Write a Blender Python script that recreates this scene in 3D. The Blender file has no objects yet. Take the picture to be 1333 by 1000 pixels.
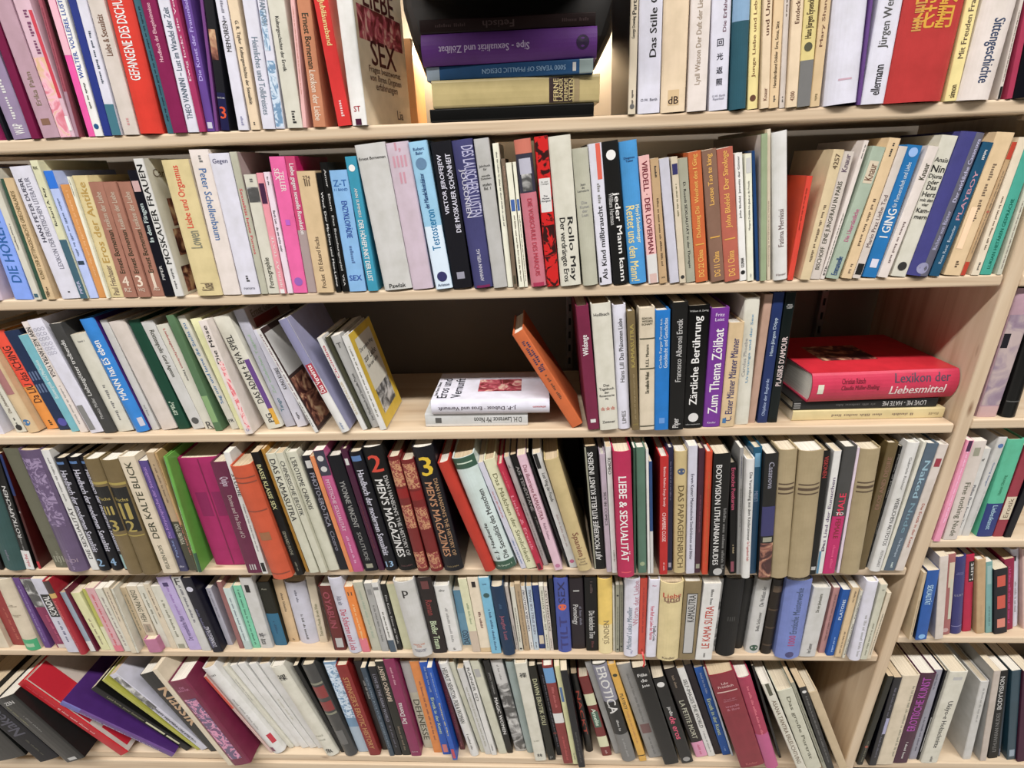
# Tall pine bookcases crammed with German paperbacks and art books.
import bpy, bmesh, math, random, re
from mathutils import Matrix, Vector

random.seed(7)
scene = bpy.context.scene
col = scene.collection
PI = math.pi

# ------------------------------------------------------------------ camera, light, exposure
# camera: right, up, back axes and position in metres; X runs along the shelves, +Y goes into them,
# Y = 0 is the front edge of the boards, Z = 0 is the eye height
CAM = ((0.998767, 0.036188, -0.033989), (0.017312, 0.387774, 0.921592), (0.046531, -0.921044, 0.386669), (0.000000, -0.863928, 0.000000))
HOOD = ((-0.2154, 0.157, 0.2492), (-0.1868, 0.112, 0.1503))
RAIL_X = (0.0712, 0.6348)

cam_data = bpy.data.cameras.new('camera')
cam_data.sensor_fit = 'HORIZONTAL'
cam_data.sensor_width = 36.0
cam_data.lens = 36.0 * 680.0 / 1333.0
cam_data.clip_start = 0.02
cam = bpy.data.objects.new('camera', cam_data)
col.objects.link(cam)
_r, _u, _b, _p = (Vector(v) for v in CAM)
cam.matrix_world = Matrix(((_r.x, _u.x, _b.x, _p.x), (_r.y, _u.y, _b.y, _p.y), (_r.z, _u.z, _b.z, _p.z), (0, 0, 0, 1)))
scene.camera = cam

world = bpy.data.worlds.new('world')
scene.world = world
world.use_nodes = True
bg = world.node_tree.nodes['Background']
bg.inputs[0].default_value = (1.0, 0.93, 0.86, 1)
bg.inputs[1].default_value = 0.08


def area(name, loc, target, sx, sy, power, colour):
    ld = bpy.data.lights.new(name, 'AREA')
    ld.shape = 'RECTANGLE'
    ld.size, ld.size_y, ld.energy, ld.color = sx, sy, power, colour
    ob = bpy.data.objects.new(name, ld)
    ob.location = loc
    ob.rotation_euler = (Vector(target) - Vector(loc)).to_track_quat('-Z', 'Y').to_euler()
    col.objects.link(ob)
    return ob


# fluorescent strip on the shop ceiling above the aisle
area('ceiling_strip_light', (0.0, -2.2, 3.5), (0.0, -1.0, -1.0), 11.0, 0.26, 900, (1.0, 0.96, 0.91))

scene.view_settings.view_transform = 'Standard'
scene.view_settings.look = 'None'
scene.view_settings.gamma = 1.0
scene.view_settings.use_curve_mapping = False
scene.view_settings.exposure = -0.60


# ------------------------------------------------------------------ materials
def lin(v):
    v /= 255.0
    return v / 12.92 if v <= 0.04045 else ((v + 0.055) / 1.055) ** 2.4


def hexrgb(s):
    if len(s) == 3:
        s = ''.join(ch * 2 for ch in s)
    return tuple(lin(int(s[i:i + 2], 16)) for i in (0, 2, 4))


MATS = {}


def new_mat(name):
    m = bpy.data.materials.new(name)
    m.use_nodes = True
    nt = m.node_tree
    return m, nt, nt.nodes, nt.links, nt.nodes['Principled BSDF']


def paper(code, rough=0.42, cloth=False):
    """printed card or cloth of a cover, a little mottled with handling"""
    key = (code, rough, cloth)
    if key in MATS:
        return MATS[key]
    m, nt, N, L, p = new_mat('cover_' + code)
    rgb = hexrgb(code)
    lum = 0.25 * rgb[0] + 0.65 * rgb[1] + 0.10 * rgb[2]
    rgb = tuple(0.93 * v + 0.07 * lum for v in rgb)
    tc = N.new('ShaderNodeTexCoord')
    no = N.new('ShaderNodeTexNoise')
    no.inputs['Scale'].default_value = 38.0
    no.inputs['Detail'].default_value = 6.0
    L.new(tc.outputs['Object'], no.inputs['Vector'])
    rp = N.new('ShaderNodeValToRGB')
    rp.color_ramp.elements[0].position = 0.30
    rp.color_ramp.elements[1].position = 0.62
    k = 0.86
    rp.color_ramp.elements[0].color = (rgb[0] * k, rgb[1] * k, rgb[2] * k * 0.97, 1)
    rp.color_ramp.elements[1].color = (rgb[0], rgb[1], rgb[2], 1)
    L.new(no.outputs['Fac'], rp.inputs['Fac'])
    L.new(rp.outputs['Color'], p.inputs['Base Color'])
    p.inputs['Roughness'].default_value = rough
    p.inputs['Specular IOR Level'].default_value = 0.32
    n2 = N.new('ShaderNodeTexNoise')
    n2.inputs['Scale'].default_value = 900.0 if cloth else 160.0
    L.new(tc.outputs['Object'], n2.inputs['Vector'])
    bp = N.new('ShaderNodeBump')
    bp.inputs['Strength'].default_value = 0.35 if cloth else 0.10
    bp.inputs['Distance'].default_value = 0.0006
    L.new(n2.outputs['Fac'], bp.inputs['Height'])
    L.new(bp.outputs['Normal'], p.inputs['Normal'])
    MATS[key] = m
    return m


def ink(code):
    key = ('ink', code)
    if key in MATS:
        return MATS[key]
    m, nt, N, L, p = new_mat('print_' + code)
    if code in PICS:
        sc, dist, stops = PICS[code]
        tc = N.new('ShaderNodeTexCoord')
        no = N.new('ShaderNodeTexNoise')
        no.inputs['Scale'].default_value = sc
        no.inputs['Detail'].default_value = 3.0
        no.inputs['Distortion'].default_value = dist
        L.new(tc.outputs['Object'], no.inputs['Vector'])
        rp = N.new('ShaderNodeValToRGB')
        el = rp.color_ramp.elements
        el[0].position, el[0].color = stops[0][0], (*hexrgb(stops[0][1]), 1)
        el[1].position, el[1].color = stops[-1][0], (*hexrgb(stops[-1][1]), 1)
        for pos, cc in stops[1:-1]:
            e2 = el.new(pos)
            e2.color = (*hexrgb(cc), 1)
        L.new(no.outputs['Fac'], rp.inputs['Fac'])
        L.new(rp.outputs['Color'], p.inputs['Base Color'])
        p.inputs['Roughness'].default_value = 0.4
        MATS[key] = m
        return m
    rgb = hexrgb(code)
    tc = N.new('ShaderNodeTexCoord')
    no = N.new('ShaderNodeTexNoise')
    no.inputs['Scale'].default_value = 120.0
    L.new(tc.outputs['Object'], no.inputs['Vector'])
    mx = N.new('ShaderNodeMixRGB')
    mx.inputs[1].default_value = (rgb[0] * 0.9, rgb[1] * 0.9, rgb[2] * 0.9, 1)
    mx.inputs[2].default_value = (*rgb, 1)
    L.new(no.outputs['Fac'], mx.inputs[0])
    L.new(mx.outputs[0], p.inputs['Base Color'])
    p.inputs['Roughness'].default_value = 0.45
    MATS[key] = m
    return m


PICS = {  # printed pictures and ornaments: scale, distortion, threshold stops
    'floral': (30, 2.2, ((0.0, '546'), (0.47, '657'), (0.50, 'd9b'), (0.56, 'c8a'), (0.60, '536'), (1.0, 'c9a'))),
    'photo': (34, 1.2, ((0.0, '333'), (0.42, '555'), (0.52, '999'), (0.62, 'ccc'), (1.0, 'eee'))),
    'redblot': (44, 1.6, ((0.0, 'b22'), (0.50, 'c22'), (0.54, '311'), (1.0, '200'))),
    'bluewash': (60, 2.2, ((0.0, '579'), (0.44, '79b'), (0.52, 'cde'), (1.0, 'eef'))),
    'skin': (30, 1.4, ((0.0, '211'), (0.44, '422'), (0.54, '965'), (0.64, 'ca8'), (1.0, 'dcb'))),
    'pinup': (40, 1.3, ((0.0, 'b45'), (0.42, 'd89'), (0.50, 'ebc'), (0.60, 'db9'), (1.0, 'c87'))),
    'gold': (95, 2.6, ((0.0, '722'), (0.46, '833'), (0.52, 'b86'), (1.0, 'ca7'))),
    'relief': (60, 2.2, ((0.0, '546'), (0.48, '657'), (0.56, '98a'), (1.0, 'a9b'))),
    'swirl': (32, 3.0, ((0.0, 'edd'), (0.46, 'ecc'), (0.53, 'd56'), (0.60, 'ebb'), (1.0, 'edd'))),
    'mauvepic': (26, 1.0, ((0.0, '646'), (0.42, '989'), (0.56, 'baa'), (1.0, 'cbb'))),
    'redpic': (36, 1.4, ((0.0, '311'), (0.44, '733'), (0.54, 'b56'), (0.64, 'dba'), (1.0, 'edc'))),
}


def pages_mat(kind):
    key = ('pages', kind)
    if key in MATS:
        return MATS[key]
    m, nt, N, L, p = new_mat('pages_' + str(kind))
    light, dark = [((0.80, 0.77, 0.70), (0.52, 0.49, 0.43)), ((0.74, 0.66, 0.52), (0.46, 0.39, 0.29)), ((0.62, 0.50, 0.34), (0.38, 0.29, 0.19))][kind]
    tc = N.new('ShaderNodeTexCoord')
    mp = N.new('ShaderNodeMapping')
    mp.inputs['Scale'].default_value = (2600, 6, 6)
    no = N.new('ShaderNodeTexNoise')
    no.inputs['Scale'].default_value = 1.0
    L.new(tc.outputs['Object'], mp.inputs['Vector'])
    L.new(mp.outputs[0], no.inputs['Vector'])
    rp = N.new('ShaderNodeValToRGB')
    rp.color_ramp.elements[0].position = 0.35
    rp.color_ramp.elements[1].position = 0.60
    rp.color_ramp.elements[0].color = (*dark, 1)
    rp.color_ramp.elements[1].color = (*light, 1)
    L.new(no.outputs['Fac'], rp.inputs['Fac'])
    L.new(rp.outputs['Color'], p.inputs['Base Color'])
    p.inputs['Roughness'].default_value = 0.85
    MATS[key] = m
    return m


def wood(axis):
    key = ('wood', axis)
    if key in MATS:
        return MATS[key]
    m, nt, N, L, p = new_mat('pine_' + axis)
    tc = N.new('ShaderNodeTexCoord')
    mp = N.new('ShaderNodeMapping')
    mp.inputs['Scale'].default_value = {'x': (1.6, 26, 60), 'z': (34, 34, 1.8)}[axis]
    L.new(tc.outputs['Object'], mp.inputs['Vector'])
    no = N.new('ShaderNodeTexNoise')
    no.inputs['Scale'].default_value = 1.4
    no.inputs['Detail'].default_value = 7.0
    no.inputs['Distortion'].default_value = 0.6
    L.new(mp.outputs[0], no.inputs['Vector'])
    rp = N.new('ShaderNodeValToRGB')
    e = rp.color_ramp.elements
    e[0].position, e[1].position = 0.30, 0.70
    e[0].color = (0.50, 0.37, 0.25, 1)
    e[1].color = (0.67, 0.55, 0.41, 1)
    mid = e.new(0.48)
    mid.color = (0.61, 0.48, 0.34, 1)
    L.new(no.outputs['Fac'], rp.inputs['Fac'])
    # small knots
    mk = N.new('ShaderNodeMapping')
    mk.inputs['Scale'].default_value = {'x': (5.2, 16, 26), 'z': (16, 20, 4.2)}[axis]
    L.new(tc.outputs['Object'], mk.inputs['Vector'])
    vo = N.new('ShaderNodeTexVoronoi')
    vo.inputs['Scale'].default_value = 1.0
    L.new(mk.outputs[0], vo.inputs['Vector'])
    rk = N.new('ShaderNodeValToRGB')
    rk.color_ramp.elements[0].position = 0.02
    rk.color_ramp.elements[1].position = 0.085
    rk.color_ramp.elements[0].color = (1, 1, 1, 1)
    rk.color_ramp.elements[1].color = (0, 0, 0, 1)
    L.new(vo.outputs['Distance'], rk.inputs['Fac'])
    mx = N.new('ShaderNodeMixRGB')
    L.new(rk.outputs['Color'], mx.inputs[0])
    L.new(rp.outputs['Color'], mx.inputs[1])
    mx.inputs[2].default_value = (0.20, 0.10, 0.05, 1)
    L.new(mx.outputs[0], p.inputs['Base Color'])
    p.inputs['Roughness'].default_value = 0.55
    bp = N.new('ShaderNodeBump')
    bp.inputs['Strength'].default_value = 0.12
    bp.inputs['Distance'].default_value = 0.001
    L.new(no.outputs['Fac'], bp.inputs['Height'])
    L.new(bp.outputs['Normal'], p.inputs['Normal'])
    MATS[key] = m
    return m


def plain(name, rgb, rough=0.6, metal=0.0, scale=30.0, vary=0.85):
    if name in MATS:
        return MATS[name]
    m, nt, N, L, p = new_mat(name)
    tc = N.new('ShaderNodeTexCoord')
    no = N.new('ShaderNodeTexNoise')
    no.inputs['Scale'].default_value = scale
    no.inputs['Detail'].default_value = 5
    L.new(tc.outputs['Object'], no.inputs['Vector'])
    mx = N.new('ShaderNodeMixRGB')
    mx.inputs[1].default_value = (rgb[0] * vary, rgb[1] * vary, rgb[2] * vary, 1)
    mx.inputs[2].default_value = (*rgb, 1)
    L.new(no.outputs['Fac'], mx.inputs[0])
    L.new(mx.outputs[0], p.inputs['Base Color'])
    p.inputs['Roughness'].default_value = rough
    p.inputs['Metallic'].default_value = metal
    MATS[name] = m
    return m


# ------------------------------------------------------------------ mesh helpers
def mesh_obj(name, verts, faces, mat, parent=None, smooth=False):
    me = bpy.data.meshes.new(name)
    me.from_pydata(verts, [], faces)
    me.materials.append(mat)
    if smooth:
        for f in me.polygons:
            f.use_smooth = True
    me.update()
    ob = bpy.data.objects.new(name, me)
    col.objects.link(ob)
    if parent:
        ob.parent = parent
    return ob


def empty(name, loc, label, cat, group=None):
    ob = bpy.data.objects.new(name, None)
    ob.empty_display_size = 0.02
    ob.location = loc
    col.objects.link(ob)
    ob['label'] = label
    ob['category'] = cat
    if group:
        ob['group'] = group
    return ob


def bevel_box(x0, x1, y0, y1, z0, z1, r, n=2, axis='x'):
    """box whose long edges along one axis are rounded"""
    if axis == 'x':
        a0, a1, b0, b1, c0, c1 = y0, y1, z0, z1, x0, x1
    else:
        a0, a1, b0, b1, c0, c1 = x0, x1, y0, y1, z0, z1
    ring = []
    for (ca, cb, s) in ((a1 - r, b1 - r, 0), (a0 + r, b1 - r, 1), (a0 + r, b0 + r, 2), (a1 - r, b0 + r, 3)):
        for k in range(n + 1):
            t = (s + k / n) * PI / 2
            ring.append((ca + r * math.cos(t), cb + r * math.sin(t)))
    m = len(ring)
    verts = []
    # ends slightly chamfered too
    ca, cb = (a0 + a1) / 2, (b0 + b1) / 2
    for (cc, inset) in ((c0, r * 0.6), (c0 + r * 0.6, 0), (c1 - r * 0.6, 0), (c1, r * 0.6)):
        for (a, b) in ring:
            a2 = a + (inset if a < ca else -inset)
            b2 = b + (inset if b < cb else -inset)
            verts.append((cc, a2, b2) if axis == 'x' else (a2, b2, cc))
    faces = []
    for s in range(3):
        for k in range(m):
            q = (s * m + k, s * m + (k + 1) % m, (s + 1) * m + (k + 1) % m, (s + 1) * m + k)
            faces.append(q if axis == 'x' else q)
    faces.append(tuple(range(m - 1, -1, -1)))
    faces.append(tuple(range(3 * m, 4 * m)))
    return verts, faces


def box(x0, x1, y0, y1, z0, z1):
    v = [(x, y, z) for z in (z0, z1) for y in (y0, y1) for x in (x0, x1)]
    f = [(0, 2, 3, 1), (4, 5, 7, 6), (0, 1, 5, 4), (2, 6, 7, 3), (0, 4, 6, 2), (1, 3, 7, 5)]
    return v, f


# ------------------------------------------------------------------ the room
wall = mesh_obj('wall_back', *box(-3.2, 3.2, 0.318, 0.40, -1.62, 1.6), plain('plaster', (0.24, 0.21, 0.175), 0.9, 0, 12, 0.9))
wall['kind'] = 'structure'
floor = mesh_obj('floor', *box(-3.2, 3.2, -3.6, 0.318, -1.66, -1.62), plain('floor_lino', (0.58, 0.56, 0.53), 0.6, 0, 6, 0.85))
floor['kind'] = 'structure'

# ------------------------------------------------------------------ the bookcases
TH = 0.019


def board(name, label, cat, vf, mat, group=None):
    ob = mesh_obj(name, vf[0], vf[1], mat)
    ob['label'] = label
    ob['category'] = cat
    if group:
        ob['group'] = group
    return ob


LB = [(0.0432, 'under the top row of books'), (-0.2068, 'above the empty gap with the leaning orange book'),
      (-0.4747, 'carrying the leaning orange book and the red lexicon'), (-0.8043, 'below the orange cloth hardback'),
      (-1.0517, 'with the red ribbon hanging over it')]
for z, where in LB:                            # loose boards that rest on pegs
    board('shelf_board', 'long pine shelf board ' + where, 'shelf', bevel_box(-1.9, 0.7495, 0.0, 0.300, z, z + TH, 0.0035, 3), wood('x'), 'shelf boards of the wide bookcase')
board('shelf_board', 'lowest pine shelf board at the bottom edge of the picture', 'shelf', bevel_box(-1.9, 0.7495, 0.0, 0.300, -1.4288, -1.4052, 0.003, 3), wood('x'), 'shelf boards of the wide bookcase')
board('plinth_board', 'pine plinth board under the lowest shelf', 'plinth', bevel_box(-1.9, 0.7495, -0.006, 0.016, -1.62, -1.4320, 0.003, 2), wood('x'))
up = board('upright_panel', 'tall pine upright panel between the wide bookcase and the right one', 'upright', bevel_box(0.7535, 0.7780, 0.0, 0.300, -1.62, 0.62, 0.0035, 3, 'z'), wood('z'))
board('upright_panel', 'pine upright panel closing the far left end of the wide bookcase', 'upright', bevel_box(-1.925, -1.9006, 0.0, 0.300, -1.62, 0.62, 0.0035, 3, 'z'), wood('z'))
board('upright_panel', 'pine upright panel closing the far end of the right bookcase', 'upright', bevel_box(1.6006, 1.6250, 0.0, 0.300, -1.62, 0.62, 0.0035, 3, 'z'), wood('z'))
for z, _ in LB:                                # shelf pegs under the board ends
    mesh_obj('shelf_peg', *bevel_box(0.727, 0.7534, 0.030, 0.042, z - 0.0075, z - 0.0004, 0.002, 2), plain('peg', (0.45, 0.36, 0.27), 0.5), up)
RB = [(-0.2091, 'short pine board above the mauve photographic book at right'), (-0.4668, 'short pine board under the mauve photographic book at right'),
      (-0.7346, 'short pine board under the leaning pink and turquoise books'), (-0.9952, 'short pine board under the blue and crimson books at right')]
for z, lab in RB:
    board('shelf_board', lab, 'shelf', bevel_box(0.7785, 1.60, 0.001, 0.300, z, z + TH, 0.0035, 3), wood('x'), 'shelf boards of the right bookcase')
board('shelf_board', 'lowest short pine board at the bottom right corner', 'shelf', bevel_box(0.7785, 1.60, 0.001, 0.300, -1.4238, -1.4002, 0.003, 3), wood('x'), 'shelf boards of the right bookcase')

steel = plain('rail_steel', (0.30, 0.29, 0.28), 0.4, 0.6)
dark_slot = plain('slot_dark', (0.02, 0.02, 0.02), 0.9)
for (rx, word) in ((RAIL_X[0], 'behind the leaning orange book'), (RAIL_X[1], 'behind the red lexicon')):
    rail = mesh_obj('wall_rail', *bevel_box(rx, rx + 0.016, 0.302, 0.318, -0.452, -0.212, 0.002, 2, 'z'), steel)
    rail['label'] = 'slotted grey steel rail on the wall ' + word
    rail['category'] = 'rail'
    for k in range(7):
        z = -0.44 + k * 0.032
        mesh_obj('slot', *box(rx + 0.0055, rx + 0.0105, 0.3012, 0.3022, z, z + 0.016), dark_slot, rail)

# ------------------------------------------------------------------ the books
BOOKS = [
(-0.8451, 0.0, 0.0627, 6.34, 0, 0.0046, 0.2, 0.132, 'e4a', 'p', '', 'thin magenta paperback beside a black one, 1st from left on top shelf', 'books on the top shelf'),
(-0.8136, 0.0, 0.0622, -1.21, 0, 0.0046, 0.2, 0.132, '15151f', 'p', '', 'thin black paperback between magenta and lilac ones, 2nd from left on top shelf', 'books on the top shelf'),
(-0.8028, 0.001, 0.0622, -2.83, 0, 0.0309, 0.21, 0.1386, '98a', 'p', 'u3-10 eee WAP;x13-43 ddd', 'lilac paperback between black and maroon ones, 3rd from left on top shelf', 'books on the top shelf'),
(-0.7712, -0.002, 0.0622, -0.22, 0, 0.0127, 0.22, 0.1452, '714', 'p', '', 'slim maroon paperback between lilac and mauve ones, 4th from left on top shelf', 'books on the top shelf'),
(-0.7517, -0.002, 0.0622, -1.82, 0, 0.0266, 0.22, 0.1452, 'b9a', 'p', 'u20-40*30 876 Erika Palm;q8-12*50 865', 'mauve paperback between maroon and pale pink ones, 5th from left on top shelf', 'books on the top shelf'),
(-0.7245, -0.002, 0.0622, -0.94, 0, 0.024, 0.22, 0.1452, 'dbc', 'p', 'q0-48@40*76 pinup;x50-76 746;q24-74@86*20 c45;q4-13@85*20 eee', 'pale pink paperback between mauve and rose ones, 6th from left on top shelf', 'books on the top shelf'),
(-0.6999, -0.002, 0.0625, 3.03, 0, 0.0051, 0.21, 0.1386, 'a56', 'p', 'x17-79 623;b0-29 a89', 'thin rose paperback between pale pink and dark brown ones, 7th from left on top shelf', 'books on the top shelf'),
(-0.6869, 0.001, 0.0623, 1.03, 0, 0.0046, 0.21, 0.1386, '1f0a0a', 'p', '', 'thin dark brown paperback between rose and magenta ones, 8th from left on top shelf', 'books on the top shelf'),
(-0.6809, 0.0, 0.0624, 0.82, 0, 0.0105, 0.21, 0.1386, 'e5a', 'p', 'b51-83 ebc', 'slim magenta paperback between dark brown and white ones, 9th from left on top shelf', 'books on the top shelf'),
(-0.6698, -0.001, 0.0625, 1.3, 0, 0.0128, 0.22, 0.1452, 'eee', 'p', 'u35-79*60 35a WALTER. VOLLEREI, LUST;o6 258;x17-33 555', 'white paperback with blue capitals right of a hot pink one', 'books on the top shelf'),
(-0.6564, 0.0, 0.0627, 2.41, 0, 0.0123, 0.21, 0.1386, '238', 'p', '', 'slim purple paperback between white and white ones, 11th from left on top shelf', 'books on the top shelf'),
(-0.642, -0.002, 0.0627, 2.0, 0, 0.0143, 0.21, 0.1386, 'dde', 'p', 'b0-20 478;x33-66 345', 'slim white paperback between purple and pale pink ones, 12th from left on top shelf', 'books on the top shelf'),
(-0.6235, -0.001, 0.0626, 1.02, 0, 0.0235, 0.22, 0.1452, 'd6ccc6', 'p', 'u47-70*40 754 Liebe & Sexualität;x6-12@50 c99', 'pale pink paperback between white and red ones, 13th from left on top shelf', 'books on the top shelf'),
(-0.5994, 0.001, 0.0633, 1.79, 0, 0.0364, 0.22, 0.1452, 'd32', 'r', 'u32-89*42 eee GEFANGENE DES DSCHUNGELS;q5-5@40*25 151515', 'thick red hardback titled GEFANGENE DES DSCHUNGELS on the top shelf', 'books on the top shelf'),
(-0.556, 0.001, 0.0622, 0.06, 0, 0.0109, 0.21, 0.1386, '367', 'p', 'x8-77 123', 'slim teal paperback between red and magenta ones, 15th from left on top shelf', 'books on the top shelf'),
(-0.5445, -0.003, 0.0624, 0.54, 0, 0.0209, 0.21, 0.1386, '825', 'p', 'u44-78*35 ebc Handbuch der Ehegeheimnisse', 'magenta paperback between teal and white ones, 16th from left on top shelf', 'books on the top shelf'),
(-0.5229, -0.001, 0.0625, 1.03, 0, 0.0177, 0.22, 0.1452, 'dde', 'p', 'u8-72*50 567 THEO VANNINI ~ Lust im Wandel der Zeit', 'white paperback between magenta and magenta ones, 17th from left on top shelf', 'books on the top shelf'),
(-0.504, -0.003, 0.0623, 0.87, 0, 0.0096, 0.21, 0.1386, 'a36', 'p', 'u32-87*45 ecd Ewig lockt die Venus', 'slim magenta paperback between white and purple ones, 18th from left on top shelf', 'books on the top shelf'),
(-0.4938, 0.001, 0.0627, 2.48, 0, 0.0122, 0.21, 0.1386, '649', 'p', 'u32-83*45 bae Die Kunst der Frauenliebe;q2-6*60 ccd', 'slim purple paperback between magenta and purple ones, 19th from left on top shelf', 'books on the top shelf'),
(-0.4809, 0.001, 0.0628, 7.01, 0, 0.0046, 0.2, 0.132, '748', 'p', '', 'thin purple paperback between purple and black ones, 20th from left on top shelf', 'books on the top shelf'),
(-0.4709, 0.0, 0.0635, 5.68, 0, 0.0129, 0.22, 0.1452, '0a0a15', 'p', 'q42-59@45*75 skin;q0-23*95 114;h20*80 ddd Ich & die;h11*70 d53 3', 'slim black paperback between purple and white ones, 21st from left on top shelf', 'books on the top shelf'),
(-0.4441, -0.001, 0.0628, 2.19, 0, 0.0159, 0.22, 0.1452, 'dde', 'p', 'u46-63*45 444 MEMOIREN;x63-82 889;x3-9 99b', 'slim white paperback between black and peach ones, 22nd from left on top shelf', 'books on the top shelf'),
(-0.4245, -0.001, 0.0625, 1.35, 0, 0.0141, 0.21, 0.1386, 'e8d2b4', 'p', 'd66-16*48 222 G. R. Taylor  Kulturgeschichte der Sexualität;x3-6 333', 'slim peach paperback titled Kulturgeschichte der Sexualität on the top shelf', 'books on the top shelf'),
(-0.4055, -0.002, 0.0629, 2.24, 0, 0.0184, 0.21, 0.1386, 'dde', 'p', 'd56-9*50 789 Heimliches und Tolldreistes', 'white paperback titled Heimliches und Tolldreistes on the top shelf', 'books on the top shelf'),
(-0.3865, 0.0, 0.0628, 2.69, 0, 0.0134, 0.21, 0.1386, 'dde', 'p', 'q1-42*92 bluewash;q48-71@40*60 bluewash;d77-62*60 789 FANTASIA', 'slim white paperback between white and cream ones, 25th from left on top shelf', 'books on the top shelf'),
(-0.3675, -0.002, 0.0627, 1.32, 0, 0.0234, 0.21, 0.1386, 'd8d6ca', 'p', 'd67-35*30@40 333 Kulturgeschichte der Erotik;x3-11@50 333', 'cream paperback titled Kulturgeschichte der Erotik on the top shelf', 'books on the top shelf'),
(-0.3435, -0.003, 0.0626, 4.44, 0, 0.0058, 0.21, 0.1386, 'ebb', 'p', 'x21-72 c87', 'thin pale pink paperback between cream and rose ones, 27th from left on top shelf', 'books on the top shelf'),
(-0.3278, -0.002, 0.0628, 1.92, 0, 0.0185, 0.21, 0.1386, 'c86', 'p', 'd68-36*50 332 Ernest Borneman;d35-4*50 edc Lexikon der Liebe', 'rose paperback titled Lexikon der Liebe on the top shelf', 'books on the top shelf'),
(-0.2901, -0.002, 0.0622, -3.16, 0, 0.0198, 0.21, 0.1386, 'd33', 'p', 'd75-49*50 ed9 Jubiläumsband;x6-17 ecc', 'red paperback titled Jubiläumsband on the top shelf', 'books on the top shelf'),
(-0.2697, 0.001, 0.0624, 0.56, -14, 0.0247, 0.22, 0.15, 'eee', 's', 'h10*45 a23 ST;q0-4*40 413;C dccbb0;R51-70@50*88 redpic;RT45@50*52 633 SEX;RT77@50*62 633 LIEBE;RT35@50*66 754 Fragen beantwortet;RT30@50*66 754 von Ihren Organen;RT25@50*46 754 erfahrungen;RT9@74*14 433 Lia', 'white hardback with large SEX lettering on its lit front cover', 'books on the top shelf'),
(0.1405, -0.002, 0.0622, -1.42, 0, 0.011, 0.2, 0.18, 'd9ccb6', 's', 'u47-60*50 222 George Downing;u61-76*50 222 Partner;x7-17 444;o5 666;K 1f1515', 'slim cream book with dark brown side cover beside the flat stack', 'books on the top shelf'),
(0.155, 0.001, 0.0622, -2.27, 0, 0.0315, 0.22, 0.1452, 'dde', 'p', 'u32-68*36@65 222 Das Stille Qi;h8*75 667 O.W. Barth', 'white paperback titled Das Stille Qi on the top shelf', 'books on the top shelf'),
(0.188, 0.0, 0.0622, -2.49, 0, 0.0348, 0.22, 0.1452, 'e8d2b4', 's', 'q4-13*45 d9be96;h7*42 322 dB', 'thick cream book with a square lettered emblem at its foot', 'books on the top shelf'),
(0.2258, -0.002, 0.0622, -3.12, 0, 0.0265, 0.21, 0.1386, 'e6dcd8', 'p', 'u16-68*35 a98 Lyall Watson Der Duft der Liebe', 'pale pinkish book with faint brown lettering on the top shelf', 'books on the top shelf'),
(0.2578, 0.001, 0.0622, -4.46, 0, 0.0258, 0.21, 0.1386, 'dde', 'p', 'u46-71*24@72 756 Die Erfahrung;h40*34 223 回;h32*34 223 光;h24*34 223 返;h17*34 223 照;h8*70 889 O.W. Barth/Paperback', 'white paperback titled Die Erfahrung on the top shelf', 'books on the top shelf'),
(0.2867, -0.001, 0.0622, -5.11, 0, 0.0228, 0.22, 0.1452, '256', 'r', 'b49-73 8ac', 'teal hardback between white and pale yellow ones, 36th from left on top shelf', 'books on the top shelf'),
(0.3127, 0.001, 0.0622, -5.82, 0, 0.0141, 0.2, 0.132, 'ed9', 'p', 'u20-80*40 864 Junge Liebe und Lebensart;o7 643', 'slim pale yellow paperback titled Junge Liebe und Lebensart on the top shelf', 'books on the top shelf'),
(0.3299, -0.003, 0.0622, -6.53, 0, 0.0116, 0.2, 0.132, 'e8d2b4', 'p', 'u45-79*45 643 und Unmoral;u5-13*45 865 Knaur', 'slim peach paperback titled und Unmoral on the top shelf', 'books on the top shelf'),
(0.3422, -0.002, 0.0622, -5.66, 0, 0.0127, 0.2, 0.132, 'e4c8a0', 'p', 'u13-53*40 432 Hannsferdinand Döbler  Eros, Sexus, Sitte;x4-8 444', 'slim peach paperback between peach and pale pink ones, 39th from left on top shelf', 'books on the top shelf'),
(0.3578, 0.001, 0.0622, -6.34, 0, 0.0079, 0.19, 0.1254, 'd6ccc6', 'p', 'x59-80 543;x4-8 333', 'thin pale pink paperback between peach and peach ones, 40th from left on top shelf', 'books on the top shelf'),
(0.3663, -0.003, 0.0622, -5.69, 0, 0.0145, 0.2, 0.132, 'e8d2b4', 'p', 'u51-68*40 643 Entdecker;u4-10*40 865 4200', 'slim peach paperback between pale pink and pale yellow ones, 41st from left on top shelf', 'books on the top shelf'),
(0.3815, -0.002, 0.0622, -5.17, 0, 0.0183, 0.2, 0.132, 'dc8', 'p', 'b0-29 777;u42-65*60 432 Hans Jürgen Eysenck;o37 554', 'pale yellow paperback between peach and peach ones, 42nd from left on top shelf', 'books on the top shelf'),
(0.4005, 0.0, 0.0622, -3.79, 0, 0.0135, 0.2, 0.132, 'd9be96', 'p', 'u37-74*40 754 Mary Shannon;x4-9 875', 'slim peach paperback between pale yellow and white ones, 43rd from left on top shelf', 'books on the top shelf'),
(0.4198, 0.0, 0.0622, -5.26, 0, 0.0454, 0.23, 0.1518, 'dde', 'r', 'q13-14@50*40 cab', 'thick white hardback between peach and purple ones, 44th from left on top shelf', 'books on the top shelf'),
(0.4659, -0.003, 0.0622, -4.83, 0, 0.004, 0.21, 0.1386, '648', 'p', '', 'thin purple paperback between white and white ones, 45th from left on top shelf', 'books on the top shelf'),
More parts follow.
